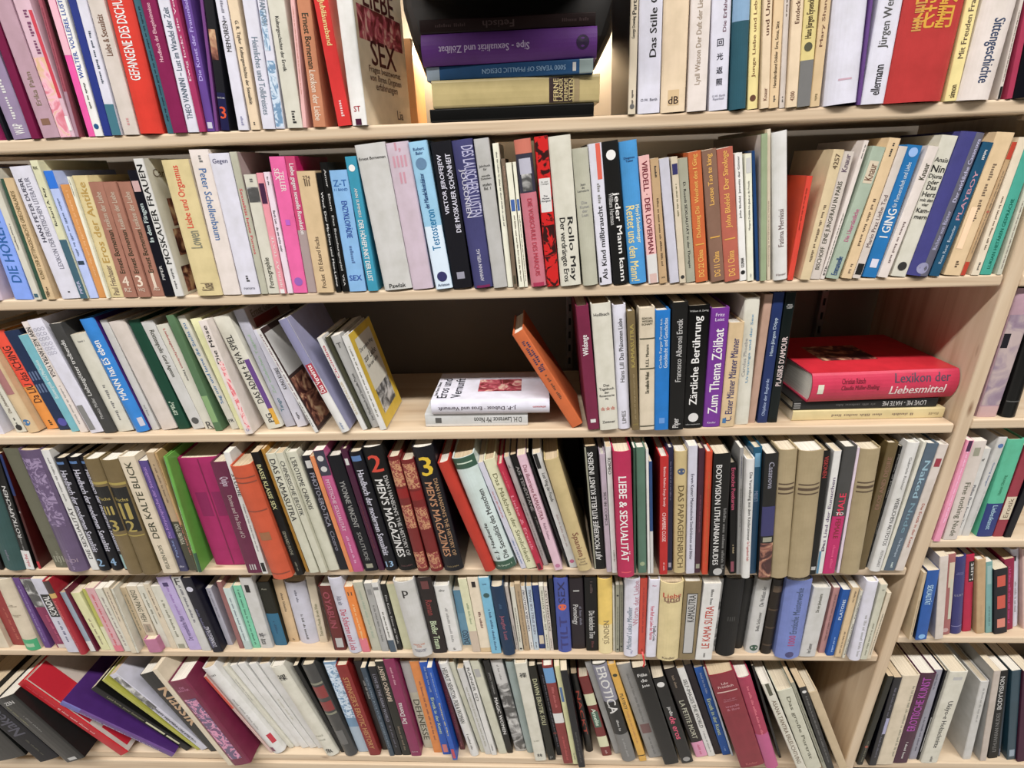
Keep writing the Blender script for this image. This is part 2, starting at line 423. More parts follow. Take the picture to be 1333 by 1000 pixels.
(0.4704, -0.003, 0.0622, -1.63, 0, 0.0315, 0.22, 0.1452, 'dde', 's', 'u31-62*45 555 Jürgen Werth;u5-22*40 222 ellermann', 'white book with slim grey lettering left of the thick red hardback', 'books on the top shelf'),
(0.5025, -0.001, 0.0622, -0.74, 0, 0.0791, 0.22, 0.1452, 'b33', 'r', 'h52*70 da4 雨夜/花月;u39-62*14@25 c95 IIIII IIII IIII;u40-59*14@60 da4 III IIIII III', 'thick glossy red hardback with golden oriental characters', 'books on the top shelf'),
(0.5864, -0.002, 0.0622, -1.92, 0, 0.016, 0.2, 0.132, 'ed9', 'p', 'u26-72*45 654 Mit Freuden Frau sein;u2-10*50 432 simon;q16-16*100 b97', 'slim pale yellow paperback titled Mit Freuden Frau sein on the top shelf', 'books on the top shelf'),
(0.6029, -0.002, 0.0623, 0.17, 0, 0.044, 0.23, 0.1518, 'e6dcd8', 'r', 'd42-9*45 346 Sittengeschichte', 'thick white hardback titled Sittengeschichte on the top shelf', 'books on the top shelf'),
(0.6595, 0.0, 0.0622, -3.25, 0, 0.0046, 0.2, 0.132, 'd6ccc6', 'p', 'q0-8 151515;x11-53 654', 'thin pale pink paperback between white and crimson ones, 50th from left on top shelf', 'books on the top shelf'),
(0.6718, -0.001, 0.0622, -5.3, 0, 0.0078, 0.2, 0.132, 'a35', 'p', '', 'thin crimson paperback between pale pink and black ones, 51st from left on top shelf', 'books on the top shelf'),
(0.6803, 0.0, 0.0622, -4.28, 0, 0.0343, 0.21, 0.1386, '0a0a15', 'r', '', 'black hardback beside a crimson one, 52nd from left on top shelf', 'books on the top shelf'),
(-0.9584, 0.0, -0.1834, 8.28, 0, 0.0303, 0.2176, 0.1436, 'dcd', 'r', '', 'pale pink hardback beside a light blue one, 1st from left on second shelf', 'books on the second shelf'),
(-0.9053, 0.001, -0.1865, 2.27, 0, 0.0318, 0.2121, 0.14, '8af', 'p', 'u14-62*55 36a DIE HOREN', 'light blue paperback titled DIE HOREN on the second shelf', 'books on the second shelf'),
(-0.8673, -0.002, -0.1877, 0.75, 0, 0.0113, 0.2109, 0.1392, 'd8d6ca', 'p', 'd60-40*30 555 P. Frischauer Weltgeschichte;q2-5*60 467', 'slim cream paperback between light blue and dark green ones, 3rd from left on second shelf', 'books on the second shelf'),
(-0.8553, 0.001, -0.1876, 1.87, 0, 0.0076, 0.1949, 0.1287, '354', 'p', '', 'thin dark green paperback between cream and peach ones, 4th from left on second shelf', 'books on the second shelf'),
(-0.8453, -0.002, -0.1875, 1.33, 0, 0.0148, 0.1959, 0.1293, 'd9be96', 'p', 'u18-90*45 764 KUNST DER SITTENGESCHICHTE GRIECHENLANDS;x3-12 543;x2-9@30 543', 'slim peach paperback titled KUNST DER SITTENGESCHICHTE GRIECHENLANDS on the second shelf', 'books on the second shelf'),
(-0.8187, 0.0, -0.1878, -1.94, 0, 0.0348, 0.212, 0.1399, 'dde', 'p', 'u24-92*24@62 889 LEXIKON DER EROTISCHEN LITERATUR;u45-92*20@30 445 HANS PETER DUERR;x5-7 222', 'white paperback titled LEXIKON DER EROTISCHEN LITERATUR on the second shelf', 'books on the second shelf'),
(-0.7833, -0.003, -0.1878, -0.84, 0, 0.0126, 0.2199, 0.1451, 'ddb', 'p', 'u55-82*45 222 Richard A. Kay;b0-45 467;u4-14*40 cce PIPER;h95*60 554 RK', 'slim cream paperback between white and light blue ones, 7th from left on second shelf', 'books on the second shelf'),
(-0.7692, 0.0, -0.1878, -1.08, 0, 0.0154, 0.2042, 0.1348, 'bcf', 'p', 'b87-100 37d;x35-80 679;q28-31 345', 'pale blue paperback with a bright blue top on the second shelf', 'books on the second shelf'),
(-0.7532, 0.001, -0.1878, -0.27, 0, 0.0156, 0.1833, 0.121, 'd95', 'p', 'x20-95 eb8', 'slim orange paperback between light blue and cream ones, 9th from left on second shelf', 'books on the second shelf'),
(-0.737, -0.003, -0.1877, 0.58, 0, 0.005, 0.1947, 0.1285, 'eed', 'p', 'x85-98 432', 'thin cream paperback between orange and pale yellow ones, 10th from left on second shelf', 'books on the second shelf'),
(-0.7314, 0.001, -0.1875, 0.62, 0, 0.024, 0.1956, 0.1291, 'dc9', 'p', 'u30-95*50 b95 Eros der Antike;u2-28*45 876 Paul Frischauer', 'pale yellow paperback titled Eros der Antike on the second shelf', 'books on the second shelf'),
(-0.7068, -0.001, -0.1876, 0.61, 0, 0.0231, 0.1853, 0.1223, 'a76', 'p', 'u22-60*40 332 Ernest Borneman;u61-92*40 cba Lexikon der Liebe;h15*50 edc 4;h7*50 dcb RZ', 'rose brown numbered lexicon paperback, leftmost of three alike on the second shelf', 'books on the second shelf'),
(-0.6807, -0.002, -0.1878, -0.13, 0, 0.0215, 0.1846, 0.1218, 'a76', 'p', 'u22-60*40 332 Ernest Borneman;u61-92*40 cba Lexikon der Liebe;h15*50 edc 3;h7*50 dcb HQ', 'rose brown numbered lexicon paperback, middle of three alike on the second shelf', 'books on the second shelf'),
(-0.6578, 0.001, -0.1878, -0.38, 0, 0.0226, 0.1838, 0.1213, 'a76', 'p', 'u22-60*40 332 Ernest Borneman;u61-92*40 cba Lexikon der Liebe;h15*50 edc 1;h7*50 dcb AG', 'rose brown numbered lexicon paperback, rightmost of three alike on the second shelf', 'books on the second shelf'),
(-0.6344, -0.001, -0.1878, -0.46, 0, 0.016, 0.2008, 0.1325, '15151f', 'p', 'u45-75*60 cdd In den Fängen;u14-26*30 ccc PIPER;q84-92*70 caa', 'black paperback between rose and white ones, 15th from left on second shelf', 'books on the second shelf'),
(-0.6151, -0.003, -0.1878, -1.23, 0, 0.0155, 0.2165, 0.1429, 'ddd', 's', 'u25-96*62 222 MOSKAUER FRAUEN;x6-22 555;C d8d6ca;R2-22@45*70 skin;R30-50@45*60 skin;R52-72@50*60 skin;RT90@50*80 876 Carola Hansson', 'slim white hardback titled MOSKAUER FRAUEN on the second shelf', 'books on the second shelf'),
(-0.5744, -0.003, -0.1878, -0.42, 0, 0.043, 0.2131, 0.1407, 'dc9', 's', 'u52-96*34 d54 Liebe und Orgasmus;u37-50*45 887 Lowen;u4-10*50 765 Kösel;C d9ccb6;R25-45@45*40 b44;R48-53@40*30 386', 'thick pale yellow hardback titled Liebe und Orgasmus on the second shelf', 'books on the second shelf'),
(-0.5308, -0.001, -0.1876, 0.46, 0, 0.0301, 0.2261, 0.1492, 'e6dcd8', 'p', 'd88-40*40 57a Peter Schellenbaum;x92-98 777', 'pinkish white paperback with blue lettering right of Liebe und Orgasmus', 'books on the second shelf'),
(-0.4975, -0.003, -0.1878, -0.2, 0, 0.0318, 0.2198, 0.145, 'dde', 'p', 'h95*75 557 Gegen;h5*60 667 rororo;x10-16 444', 'white paperback between white and light grey ones, 19th from left on second shelf', 'books on the second shelf'),
(-0.4643, -0.002, -0.1878, -0.42, 0, 0.0116, 0.2209, 0.1458, 'bba', 's', 'd76-30*40 c45 Sexualität heute Pornos;C a99', 'slim light grey hardback titled Sexualität heute Pornos on the second shelf', 'books on the second shelf'),
(-0.4521, -0.001, -0.1877, 0.23, 0, 0.02, 0.1882, 0.1242, 'd8d6ca', 'p', 'u5-32*55 332 Pornographie;q78-90*90 photo;x94-98 666', 'cream paperback titled Pornographie on the second shelf', 'books on the second shelf'),
(-0.4315, -0.003, -0.1877, 0.52, 0, 0.0106, 0.1898, 0.1253, 'e9a', 'p', 'u3-50*45 edd ÜBERLAY TEXTE;q76-92*80 424;q0-4 eee', 'slim pink paperback between cream and white ones, 22nd from left on second shelf', 'books on the second shelf'),
(-0.4186, -0.002, -0.1878, -0.0, 0, 0.0096, 0.1906, 0.1258, 'ede', 'p', 'd70-36*40 222 Barth Lust - die uns nichts mehr;x90-97 333', 'slim white paperback between pink and pink ones, 23rd from left on second shelf', 'books on the second shelf'),
(-0.4084, -0.001, -0.1875, 0.81, 0, 0.0236, 0.212, 0.1399, 'e6a', 'p', 'd90-76*35@62 edd TELLER;d92-84*35@35 edd SEX;o9 96b;q52-56@50*30 b6c', 'pink paperback between white and magenta ones, 24th from left on second shelf', 'books on the second shelf'),
(-0.3839, 0.0, -0.1876, 0.73, 0, 0.0151, 0.2119, 0.1399, 'c47', 'p', 'b0-48 a99;d95-45*60 eee Liebe gegen sexuelle Revolution;C b16', 'slim magenta paperback titled Liebe gegen sexuelle Revolution on the second shelf', 'books on the second shelf'),
(-0.3672, -0.003, -0.1876, 0.42, 0, 0.0286, 0.19, 0.1254, 'd9be96', 'p', 'u4-48*25 654 Pocket  DI Eduard Fuchs;h95*40 654 274;h91*30 654 III', 'peach paperback between magenta and black ones, 26th from left on second shelf', 'books on the second shelf'),
(-0.3354, -0.001, -0.1878, -0.36, 0, 0.0088, 0.1867, 0.1232, '151515', 'p', 'd85-5*38 ddd Wind. Der Ma-Dun und Mao-Lebne', 'thin black paperback between peach and black ones, 27th from left on second shelf', 'books on the second shelf'),
(-0.324, -0.002, -0.1878, -0.99, 0, 0.0114, 0.2014, 0.1329, '151515', 'p', 'd95-5*38 ccc Amor   Eltern  Das Beziehungsspiel  VSA', 'slim black paperback between black and light blue ones, 28th from left on second shelf', 'books on the second shelf'),
(-0.3119, -0.001, -0.1878, -1.01, 0, 0.0282, 0.1895, 0.125, '8be', 'p', 'h90*75 36a Z-T;h85*75 36a 11 BAND;d76-46*40@60 35a ENZYKLOPÄDIE;h12*75 35a SEX;x25-40 57a', 'light blue paperback titled ENZYKLOPÄDIE on the second shelf', 'books on the second shelf'),
(-0.2798, -0.002, -0.1878, -1.99, 0, 0.0167, 0.2081, 0.1373, '39b', 'p', 'd55-8*60 eee DER HÖHEPUNKT DER LUST;d78-57*28 ddd ANN SUMMERS;o92 eee', 'light blue paperback titled DER HÖHEPUNKT DER LUST on the second shelf', 'books on the second shelf'),
(-0.2517, -0.001, -0.1878, -4.67, 0, 0.0468, 0.2239, 0.1478, 'ccc', 's', 'h91*88 222 Ernest Borneman;h3*60 222 Pawlak', 'large light grey hardback with one black word at head and foot', 'books on the second shelf'),
(-0.2042, 0.0, -0.1878, -4.61, 0, 0.0348, 0.2249, 0.1485, 'cbc', 's', 'h88*60 c9a I,/IIII/II', 'pale pink hardback between light grey and light blue ones, 32nd from left on second shelf', 'books on the second shelf'),
(-0.1644, -0.003, -0.1878, -5.7, 0, 0.028, 0.2253, 0.1487, '9ce', 's', 'b0-45 def;u28-56*48 27a Testosteron;u57-80*26@40 358 der Männlichkeitsfaktor;h94*60 358 Robert/Bahr;o86 68a;o9 336;h3*70 346 Ariston', 'light blue hardback titled Testosteron on the second shelf', 'books on the second shelf'),
(-0.1356, -0.001, -0.1878, -4.67, 0, 0.0315, 0.2237, 0.1476, '0a0a15', 's', 'u40-92*30@72 dde DIE MOSKAUER SCHÖNHEIT;u53-92*28@35 dde VIKTOR JEROFEJEW;q7-12*40 99a', 'black hardback titled DIE MOSKAUER SCHÖNHEIT on the second shelf', 'books on the second shelf'),
(-0.1005, 0.0, -0.1878, -5.42, 0, 0.0319, 0.225, 0.1485, '447', 'r', 'd96-50*55@70 bbd DES LAUSCHERS LUSTEN;d82-50*32@30 ccd JOUSONIEN;u5-28*18 ccd AMMANN VERLAG;q0-2 725', 'navy hardback titled DES LAUSCHERS LUSTEN on the second shelf', 'books on the second shelf'),
(-0.0678, -0.003, -0.1878, -5.08, 0, 0.0226, 0.2259, 0.1491, 'bbb', 's', 'h82*75 444 Jahrbuch/für;h76*75 444 sexuelle/Zwischen-;h70*60 444 stufen/Bd. 1', 'grey hardback with six short lines of small black print', 'books on the second shelf'),
(-0.0446, 0.0, -0.1878, -4.06, 0, 0.0092, 0.2191, 0.1446, 'eed', 'p', 'x45-95 555', 'slim cream paperback between light grey and olive ones, 37th from left on second shelf', 'books on the second shelf'),
(-0.0348, -0.003, -0.1878, -3.82, 0, 0.0061, 0.1973, 0.1302, '765', 'p', 'x70-95 b98;q3-10*50 443', 'thin olive paperback between cream and cream ones, 38th from left on second shelf', 'books on the second shelf'),
(-0.0257, -0.003, -0.1878, -4.53, 0, 0.0087, 0.1916, 0.1265, 'eed', 'p', 'q63-72 46a;x5-60 543', 'thin cream paperback between olive and cream ones, 39th from left on second shelf', 'books on the second shelf'),
(-0.0163, -0.001, -0.1878, -4.24, 0, 0.0053, 0.1923, 0.1269, 'eed', 'p', 'q63-72 46a;x5-60 543', 'thin cream paperback between cream and pink ones, 40th from left on second shelf', 'books on the second shelf'),
(-0.0053, -0.001, -0.1878, -5.73, 0, 0.0252, 0.2229, 0.1471, 'c78', 'r', 'b66-91 334;q78-88@50*70 bbc;q67-78@50*60 photo;b91-100 c76;d62-8*35 b45 DIE VORSCHULE DES MARQUIS;q0-3 a35', 'pink hardback titled DIE VORSCHULE DES MARQUIS on the second shelf', 'books on the second shelf'),
(0.0206, -0.003, -0.1878, -4.54, 0, 0.0202, 0.2257, 0.149, 'b22', 's', 'q0-100*96 redblot;q52-74*84 ddd;h71*60 444 Dr. med./F. Röhgen;h61*70 223 Des/Mannes/Hörigkeit', 'red hardback between pink and cream ones, 42nd from left on second shelf', 'books on the second shelf'),
(0.0432, -0.003, -0.1878, -4.99, 0, 0.0333, 0.225, 0.1485, 'd8d6ca', 's', 'd48-3*34@66 222 Rollo May;d48-3*34@30 222 Der verdrängte Eros', 'cream hardback titled Der verdrängte Eros on the second shelf', 'books on the second shelf'),
(0.0804, -0.002, -0.1878, -5.87, 0, 0.0239, 0.2077, 0.1371, 'bba', 'r', 'h73*75 666 Jean/de/Lamettrie;h58*60 999 Die/Kunst/der/Lust', 'light grey hardback between cream and white ones, 44th from left on second shelf', 'books on the second shelf'),
(0.1075, -0.002, -0.1878, -6.52, 0, 0.0199, 0.2137, 0.1411, 'dde', 's', 'q76-100@70*35 d65;u4-58*40 222 Als Kind mißbraucht;x60-75 888;q2-6@10*15 1f1f1f', 'white hardback titled Als Kind mißbraucht on the second shelf', 'books on the second shelf'),
(0.1303, -0.001, -0.1878, -7.1, 0, 0.024, 0.2161, 0.1426, '151515', 's', 'd66-2*45@62 eee jeder Mann kann;d66-44*28@28 bbb William Hartman;o91 eee', 'black hardback titled jeder Mann kann on the second shelf', 'books on the second shelf'),
(0.157, 0.001, -0.1878, -7.59, 0, 0.0271, 0.2155, 0.1422, '49d', 'r', 'd57-2*48@35 ed9 Rettet uns den Mann!;d57-30*30@72 eec Meryl Scheinberger;h88*60 236 Diogenes/Taster', 'light blue hardback titled Rettet uns den Mann! on the second shelf', 'books on the second shelf'),
(0.1876, -0.001, -0.1878, -8.38, 0, 0.0159, 0.1951, 0.1288, 'ebb', 'p', 'b0-24 ddd;q0-8 d8bab4;d96-25*52 723 VIRDELL · DER LOVERMAN', 'slim pale pink paperback between light blue and tan ones, 48th from left on second shelf', 'books on the second shelf'),
(0.205, -0.002, -0.1878, -8.57, 0, 0.0124, 0.1908, 0.1259, 'c4a47c', 'p', 'x15-70 543;x86-95 333;h5*50 443 ODE', 'slim tan paperback between pale pink and white ones, 49th from left on second shelf', 'books on the second shelf'),
(0.222, -0.002, -0.1878, -9.71, 0, 0.0146, 0.1909, 0.126, 'ccd', 'p', '', 'slim white paperback between tan and cream ones, 50th from left on second shelf', 'books on the second shelf'),
(0.2374, -0.003, -0.1878, -9.13, 0, 0.0099, 0.1923, 0.1269, 'd9ccb6', 'p', 'x55-80 664;q87-95*80 336;o5 333', 'slim cream paperback between white and grey green ones, 51st from left on second shelf', 'books on the second shelf'),
(0.2486, 0.0, -0.1878, -9.31, 0, 0.0146, 0.1898, 0.1252, 'aa9', 'p', 'd82-12*40 333 D. Rosoli SEXUALITÄT in der Therapie;C b93', 'slim grey green paperback titled SEXUALITÄT in der Therapie on the second shelf', 'books on the second shelf'),
(0.2639, -0.001, -0.1878, -9.17, 0, 0.0191, 0.1982, 0.1308, 'c63', 'p', 'u4-26*45 eb6 DG 22 China;u36-98*45 eb6 Dschuang Dsi  Weisheit des I Ging;q30-31 da5', 'orange paperback in a gold-lettered trio marked DG 22 China', 'books on the second shelf'),
(0.2883, -0.002, -0.1878, -10.41, 0, 0.021, 0.2004, 0.1323, '865', 'p', 'u4-24*45 eb6 DG 11 China;u60-97*45 eb6 Laotse Tao te king;q35-36 da5;C a73', 'brown paperback titled Tao te king on the second shelf', 'books on the second shelf'),
(0.3103, -0.002, -0.1878, -10.39, 0, 0.0233, 0.2019, 0.1332, 'b65', 'p', 'u4-24*45 eb6 DG 1 China;u42-98*45 eb6 John Blofeld  Der Sinologe;q33-34 da5', 'rose orange paperback in a gold-lettered trio marked DG 1 China', 'books on the second shelf'),
(0.3346, 0.001, -0.1878, -9.73, 0, 0.0114, 0.1945, 0.1284, 'eee', 'p', 'u51-98*35 333 John Blofeld  Jenseits der Götter;u11-19*45 333 GOLDMANN;o7 222', 'slim white paperback between rose and cream ones, 56th from left on second shelf', 'books on the second shelf'),
(0.3468, -0.001, -0.1878, -9.02, 0, 0.0097, 0.1929, 0.1273, 'eed', 'p', 'u42-80*35 555 Margaret Drabble Ich glaub an die Freude;q86-97*70 ccc;x3-6 999', 'slim cream paperback between white and navy ones, 57th from left on second shelf', 'books on the second shelf'),
(0.3614, 0.0, -0.1878, -10.22, 0, 0.0046, 0.1977, 0.1305, '247', 'p', '', 'thin navy paperback between cream and grey green ones, 58th from left on second shelf', 'books on the second shelf'),
(0.3667, -0.003, -0.1878, -8.06, 0, 0.009, 0.2191, 0.22, '9a8', 'p', 'C ccb;K d6ccc6', 'thin grey green paperback between navy and cream ones, 59th from left on second shelf', 'books on the second shelf'),
(0.3785, 0.001, -0.1878, -8.62, 0, 0.0055, 0.2257, 0.22, 'd9ccb6', 'p', 'u10-55*35 a98 Erinnerung II Frühstück in Weiß', 'thin cream paperback between grey green and white ones, 60th from left on second shelf', 'books on the second shelf'),
(0.388, -0.001, -0.1878, -9.47, 0, 0.0217, 0.2212, 0.146, 'ddd', 'r', 'u24-50*38 766 Fatima Mernissi;h4*70 877 Hanser', 'white rounded hardback with small grey lettering near its foot', 'books on the second shelf'),
(0.4105, -0.001, -0.1876, 1.06, 0, 0.0085, 0.1571, 0.1037, 'd43', 'p', 'K c42;x50-90@30 832', 'thin red paperback between white and peach ones, 62nd from left on second shelf', 'books on the second shelf'),
(0.4293, -0.003, -0.1866, 4.53, 0, 0.0157, 0.1925, 0.1271, 'dcc8a2', 'p', 'x15-60 654;u86-97*45 654 4257', 'slim peach paperback between red and pale pink ones, 63rd from left on second shelf', 'books on the second shelf'),
(0.4461, 0.0, -0.1866, 4.43, 0, 0.0159, 0.1894, 0.125, 'd6ccc6', 'p', 'u8-78*55 443 BISCHOFF  EINE JUNGFRAU IN PARIS;u85-98*50 656 Knaur', 'slim pale pink paperback titled EINE JUNGFRAU IN PARIS on the second shelf', 'books on the second shelf'),
(0.4626, 0.0, -0.187, 7.04, 0, 0.0067, 0.2046, 0.135, 'e6dcd8', 'p', 'x10-50 554;x88-97 333;u3-10*50 222 BTB', 'thin white paperback between pale pink and grey green ones, 65th from left on second shelf', 'books on the second shelf'),
(0.4704, -0.003, -0.1849, 8.77, 0, 0.0192, 0.1951, 0.1288, 'aba', 'p', 'q74-90 d9ccb6;u76-88*60 643 Knaur;u30-55*35 c79 Die Unersättliche;u3-18*50 358 Emmanuelle', 'grey green paperback titled Die Unersättliche on the second shelf', 'books on the second shelf'),
(0.4943, -0.003, -0.1856, 7.58, 0, 0.0164, 0.2057, 0.1357, 'e4c8a0', 'p', 'x25-60 654;x4-12 765;x88-97 333', 'peach paperback between grey green and pale pink ones, 67th from left on second shelf', 'books on the second shelf'),
(0.5115, -0.003, -0.1861, 7.8, 0, 0.0124, 0.1944, 0.1283, 'd6ccc6', 'p', 'u25-65*50 766 Mario Praz Liebe Tod;q3-12*80 1f1f1f', 'slim pale pink paperback between peach and blue ones, 68th from left on second shelf', 'books on the second shelf'),
(0.5284, 0.0, -0.1852, 6.71, 0, 0.022, 0.1946, 0.1284, '27b', 'p', 'u32-54*60 eee I GING;u55-88*30 cde für Partnerschaft und Liebe;q8-15*50 dde;o95 9be', 'blue paperback titled I GING on the second shelf', 'books on the second shelf'),
(0.5511, -0.003, -0.1855, 8.43, 0, 0.0154, 0.1932, 0.1275, 'e6dcd8', 'p', 'x12-45 766;u76-88*55 443 Knaur', 'slim white paperback between blue and cream ones, 70th from left on second shelf', 'books on the second shelf'),
(0.5731, 0.0, -0.1851, 6.73, 0, 0.0231, 0.2059, 0.1359, 'd8d6ca', 'p', 'h84*85 222 Anaïs;h78*85 222 Nin;h71*85 222 Djuna/oder;h63*85 222 Das/Herz;h55*85 222 mit den/vier;h47*85 222 Kam-/mern;o8 333', 'cream book whose title runs in a column of nine short black lines', 'books on the second shelf'),
(0.5972, 0.0, -0.1836, 7.07, 0, 0.0341, 0.2084, 0.1375, '448', 'r', 'q0-100@75*48 667;u54-96*22@75 cce Der wirkliche Casanova;u20-48*22@70 bbd Richter von Bümer;o6 99b', 'violet two-tone hardback leaning near the right end of the second shelf', 'books on the second shelf'),
(0.6319, -0.002, -0.1859, 7.24, 0, 0.0152, 0.1954, 0.1289, '257', 'p', 'u44-80*40 c9a PLAYBOY;u10-40*30 bcd Rosa Rost  Benseler;x88-97 ddd;K 124', 'slim teal paperback between purple and peach ones, 73rd from left on second shelf', 'books on the second shelf'),
(0.6556, 0.0, -0.1856, 4.91, 0, 0.0255, 0.2068, 0.1365, 'e4c8a0', 'p', 'x40-80 765;x6-12 654;q20-50@30*35 fdb', 'peach paperback between teal and tan ones, 74th from left on second shelf', 'books on the second shelf'),
(0.6817, 0.0, -0.1872, 5.13, 0, 0.0068, 0.1942, 0.1282, 'c4a47c', 'p', 'b0-11 b43;b88-100 b43;o50 b65;x18-80 876', 'thin tan paperback between peach and cream ones, 75th from left on second shelf', 'books on the second shelf'),
(0.6978, 0.0, -0.1872, 2.55, 0, 0.0126, 0.1997, 0.1318, 'e8dac4', 'p', 'x20-60 654;x4-10 555', 'slim cream paperback between tan and turquoise ones, 76th from left on second shelf', 'books on the second shelf'),
(0.7122, 0.001, -0.1871, 2.18, 0, 0.0173, 0.1907, 0.1259, '4a9', 'p', 'u5-60*35 165 LUKIAN HETÄREN GESPRÄCHE', 'turquoise paperback at the right end of the second shelf', 'books on the second shelf'),
(0.7374, 0.0, -0.1878, -0.09, 0, 0.0076, 0.1857, 0.1225, 'ccb', 'p', 'x5-60 766', 'thin cream paperback beside a turquoise one, 78th from left on second shelf', 'books on the second shelf'),
(-1.0694, 0.011, -0.4557, -0.89, 0, 0.0189, 0.2047, 0.1351, 'dde', 'p', '', 'white paperback beside a cream one, 1st from left on third shelf', 'books on the third shelf'),
(-1.0297, 0.0166, -0.4557, -6.5, 0, 0.0213, 0.21, 0.1386, 'd8d6ca', 'p', 'u20-55*30 654 Die chinesische Medizin;x4-16 444;o5 333', 'cream paperback near the left end of the third shelf', 'books on the third shelf'),
(-1.0046, 0.0159, -0.4557, -7.32, 0, 0.0227, 0.207, 0.1366, 'd9be96', 'r', 'o11 47a;q40-80*70 a77', 'peach book with a round blue emblem near its foot', 'books on the third shelf'),
(-0.9771, 0.0288, -0.4557, -8.45, 0, 0.028, 0.2061, 0.136, 'e94', 'p', 'b45-100 e54;u28-85*60 422 Da LIU das ICHING;x4-10 432', 'orange paperback titled Da LIU das ICHING on the third shelf', 'books on the third shelf'),
(-0.9481, 0.0246, -0.4557, -8.27, 0, 0.0306, 0.2066, 0.1364, '235', 'p', 'h50*75 679 IIII/IIII;o8 55a', 'navy paperback between orange and light blue ones, 5th from left on third shelf', 'books on the third shelf'),
(-0.9166, 0.0169, -0.4557, -8.19, 0, 0.0207, 0.2005, 0.1323, '7bc', 'p', 'u36-75*50 dee Bioenergetik und Meditation', 'light blue paperback titled Bioenergetik und Meditation on the third shelf', 'books on the third shelf'),
(-0.8951, 0.0129, -0.4557, -7.37, 0, 0.0157, 0.2268, 0.1497, 'e6dcd8', 'p', 'd95-52*60 333 NEW AGE-TANTRA YOGA;x8-45 999', 'slim white paperback titled NEW AGE-TANTRA YOGA on the third shelf', 'books on the third shelf'),
(-0.8704, 0.0089, -0.4557, -9.39, 0, 0.0275, 0.2318, 0.153, 'dde', 'p', 'h88*80 aab OOO/OCO/COO;h76*80 bbc OOO/COC/OSO;q3-26@30*45 888', 'white book patterned with grey rings on the third shelf', 'books on the third shelf'),
(-0.842, 0.0082, -0.4557, -7.26, 0, 0.0224, 0.2224, 0.1468, '444', 'p', 'u36-86*50 ddd Liebesgötter treibende;u14-34*30 bbb Monica Müller', 'dark grey paperback titled Liebesgötter treibende on the third shelf', 'books on the third shelf'),
(-0.8188, 0.0142, -0.4557, -7.19, 0, 0.0321, 0.2001, 0.1321, 'd8d6ca', 'p', 'x12-50 777;h93*40 777 band 1', 'cream paperback between dark grey and blue ones, 10th from left on third shelf', 'books on the third shelf'),
(-0.782, 0.0132, -0.4557, -8.23, 0, 0.0276, 0.2292, 0.1512, '38d', 'r', 'u30-82*48 eee MANN hat ES eben;C 427;q5-13@80*30 ccd', 'blue hardback titled MANN hat ES eben on the third shelf', 'books on the third shelf'),
(-0.7535, 0.0191, -0.4557, -7.64, 0, 0.0141, 0.2249, 0.1484, 'ccc', 'p', 'x14-24 888', 'slim light grey paperback between blue and pale pink ones, 12th from left on third shelf', 'books on the third shelf'),
(-0.7335, 0.0185, -0.4557, -8.95, 0, 0.0317, 0.2224, 0.1468, 'd6ccc6', 's', 'C bbb', 'pale pink hardback between light grey and dark green ones, 13th from left on third shelf', 'books on the third shelf'),
(-0.7009, 0.021, -0.4557, -8.2, 0, 0.0223, 0.2234, 0.1475, '143', 'p', 'x14-28 bcb;x14-28@30 bcb', 'dark green paperback between pale pink and light grey ones, 14th from left on third shelf', 'books on the third shelf'),
(-0.671, 0.0201, -0.4557, -9.93, 0, 0.0238, 0.2211, 0.146, 'ccc', 'p', 'd92-72*50 332 Rottenpolis;d70-50*42 332 Gerd Ageton;o8 555', 'light grey paperback titled Rottenpolis on the third shelf', 'books on the third shelf'),
(-0.6462, 0.0194, -0.4557, -9.64, 0, 0.0235, 0.2144, 0.1415, 'd8d6ca', 'p', 'd96-60*25 b55 Liebesgeschichten;d58-48*25 555 Heyne;h4*50 555 R', 'cream paperback between light grey and olive ones, 16th from left on third shelf', 'books on the third shelf'),
(-0.6218, 0.0113, -0.4557, -7.67, 0, 0.0145, 0.2329, 0.1537, '575', 'p', 'q8-32*80 8a7', 'slim olive paperback between cream and cream ones, 17th from left on third shelf', 'books on the third shelf'),
(-0.5923, 0.0171, -0.4557, -11.18, 0, 0.0148, 0.2314, 0.1527, 'd8d6ca', 'p', 'u24-94*55 47a Sag mir und lerne die Sucht zu;h8*70 333 FR', 'slim cream paperback titled Sag mir und lerne die Sucht zu on the third shelf', 'books on the third shelf'),
(-0.5766, 0.0167, -0.4557, -9.63, 0, 0.0215, 0.2253, 0.1487, 'eeb', 'p', '', 'pale yellow paperback between cream and white ones, 19th from left on third shelf', 'books on the third shelf'),
(-0.5542, -0.0037, -0.4557, -8.22, 0, 0.0151, 0.2252, 0.1486, 'e6dcd8', 'p', 'u64-96*50 222 Die Möse;q4-66@68*50 swirl;h4*40 88b O', 'slim white paperback titled Die Möse on the third shelf', 'books on the third shelf'),
(-0.5191, 0.015, -0.4557, -12.96, 0, 0.0296, 0.2304, 0.1521, 'd8d6ca', 'p', 'u24-84*42@40 222 DAS ADAM + EVA SPIEL;q12-62@80*32 648;q3-18@80*30 da4;u6-14*40 333 PG', 'cream paperback titled DAS ADAM + EVA SPIEL on the third shelf', 'books on the third shelf'),
(-0.4881, 0.0242, -0.4557, -11.84, 0, 0.0201, 0.2381, 0.1571, 'bbc', 'p', 'u30-80*35 9b9 Zur weiblichen Tugend;u14-26*45 478 Tango;C a99;R80-90@40*60 833;RT94@45*70 654 Ernst Günther', 'light grey paperback titled Tango on the third shelf', 'books on the third shelf'),
(-0.4644, 0.0235, -0.4557, -12.56, 0, 0.0199, 0.2016, 0.133, 'dde', 'p', 'u40-62*40 333 KUNO KUSKE;x8-18 333', 'white paperback between light grey and white ones, 23rd from left on third shelf', 'books on the third shelf'),
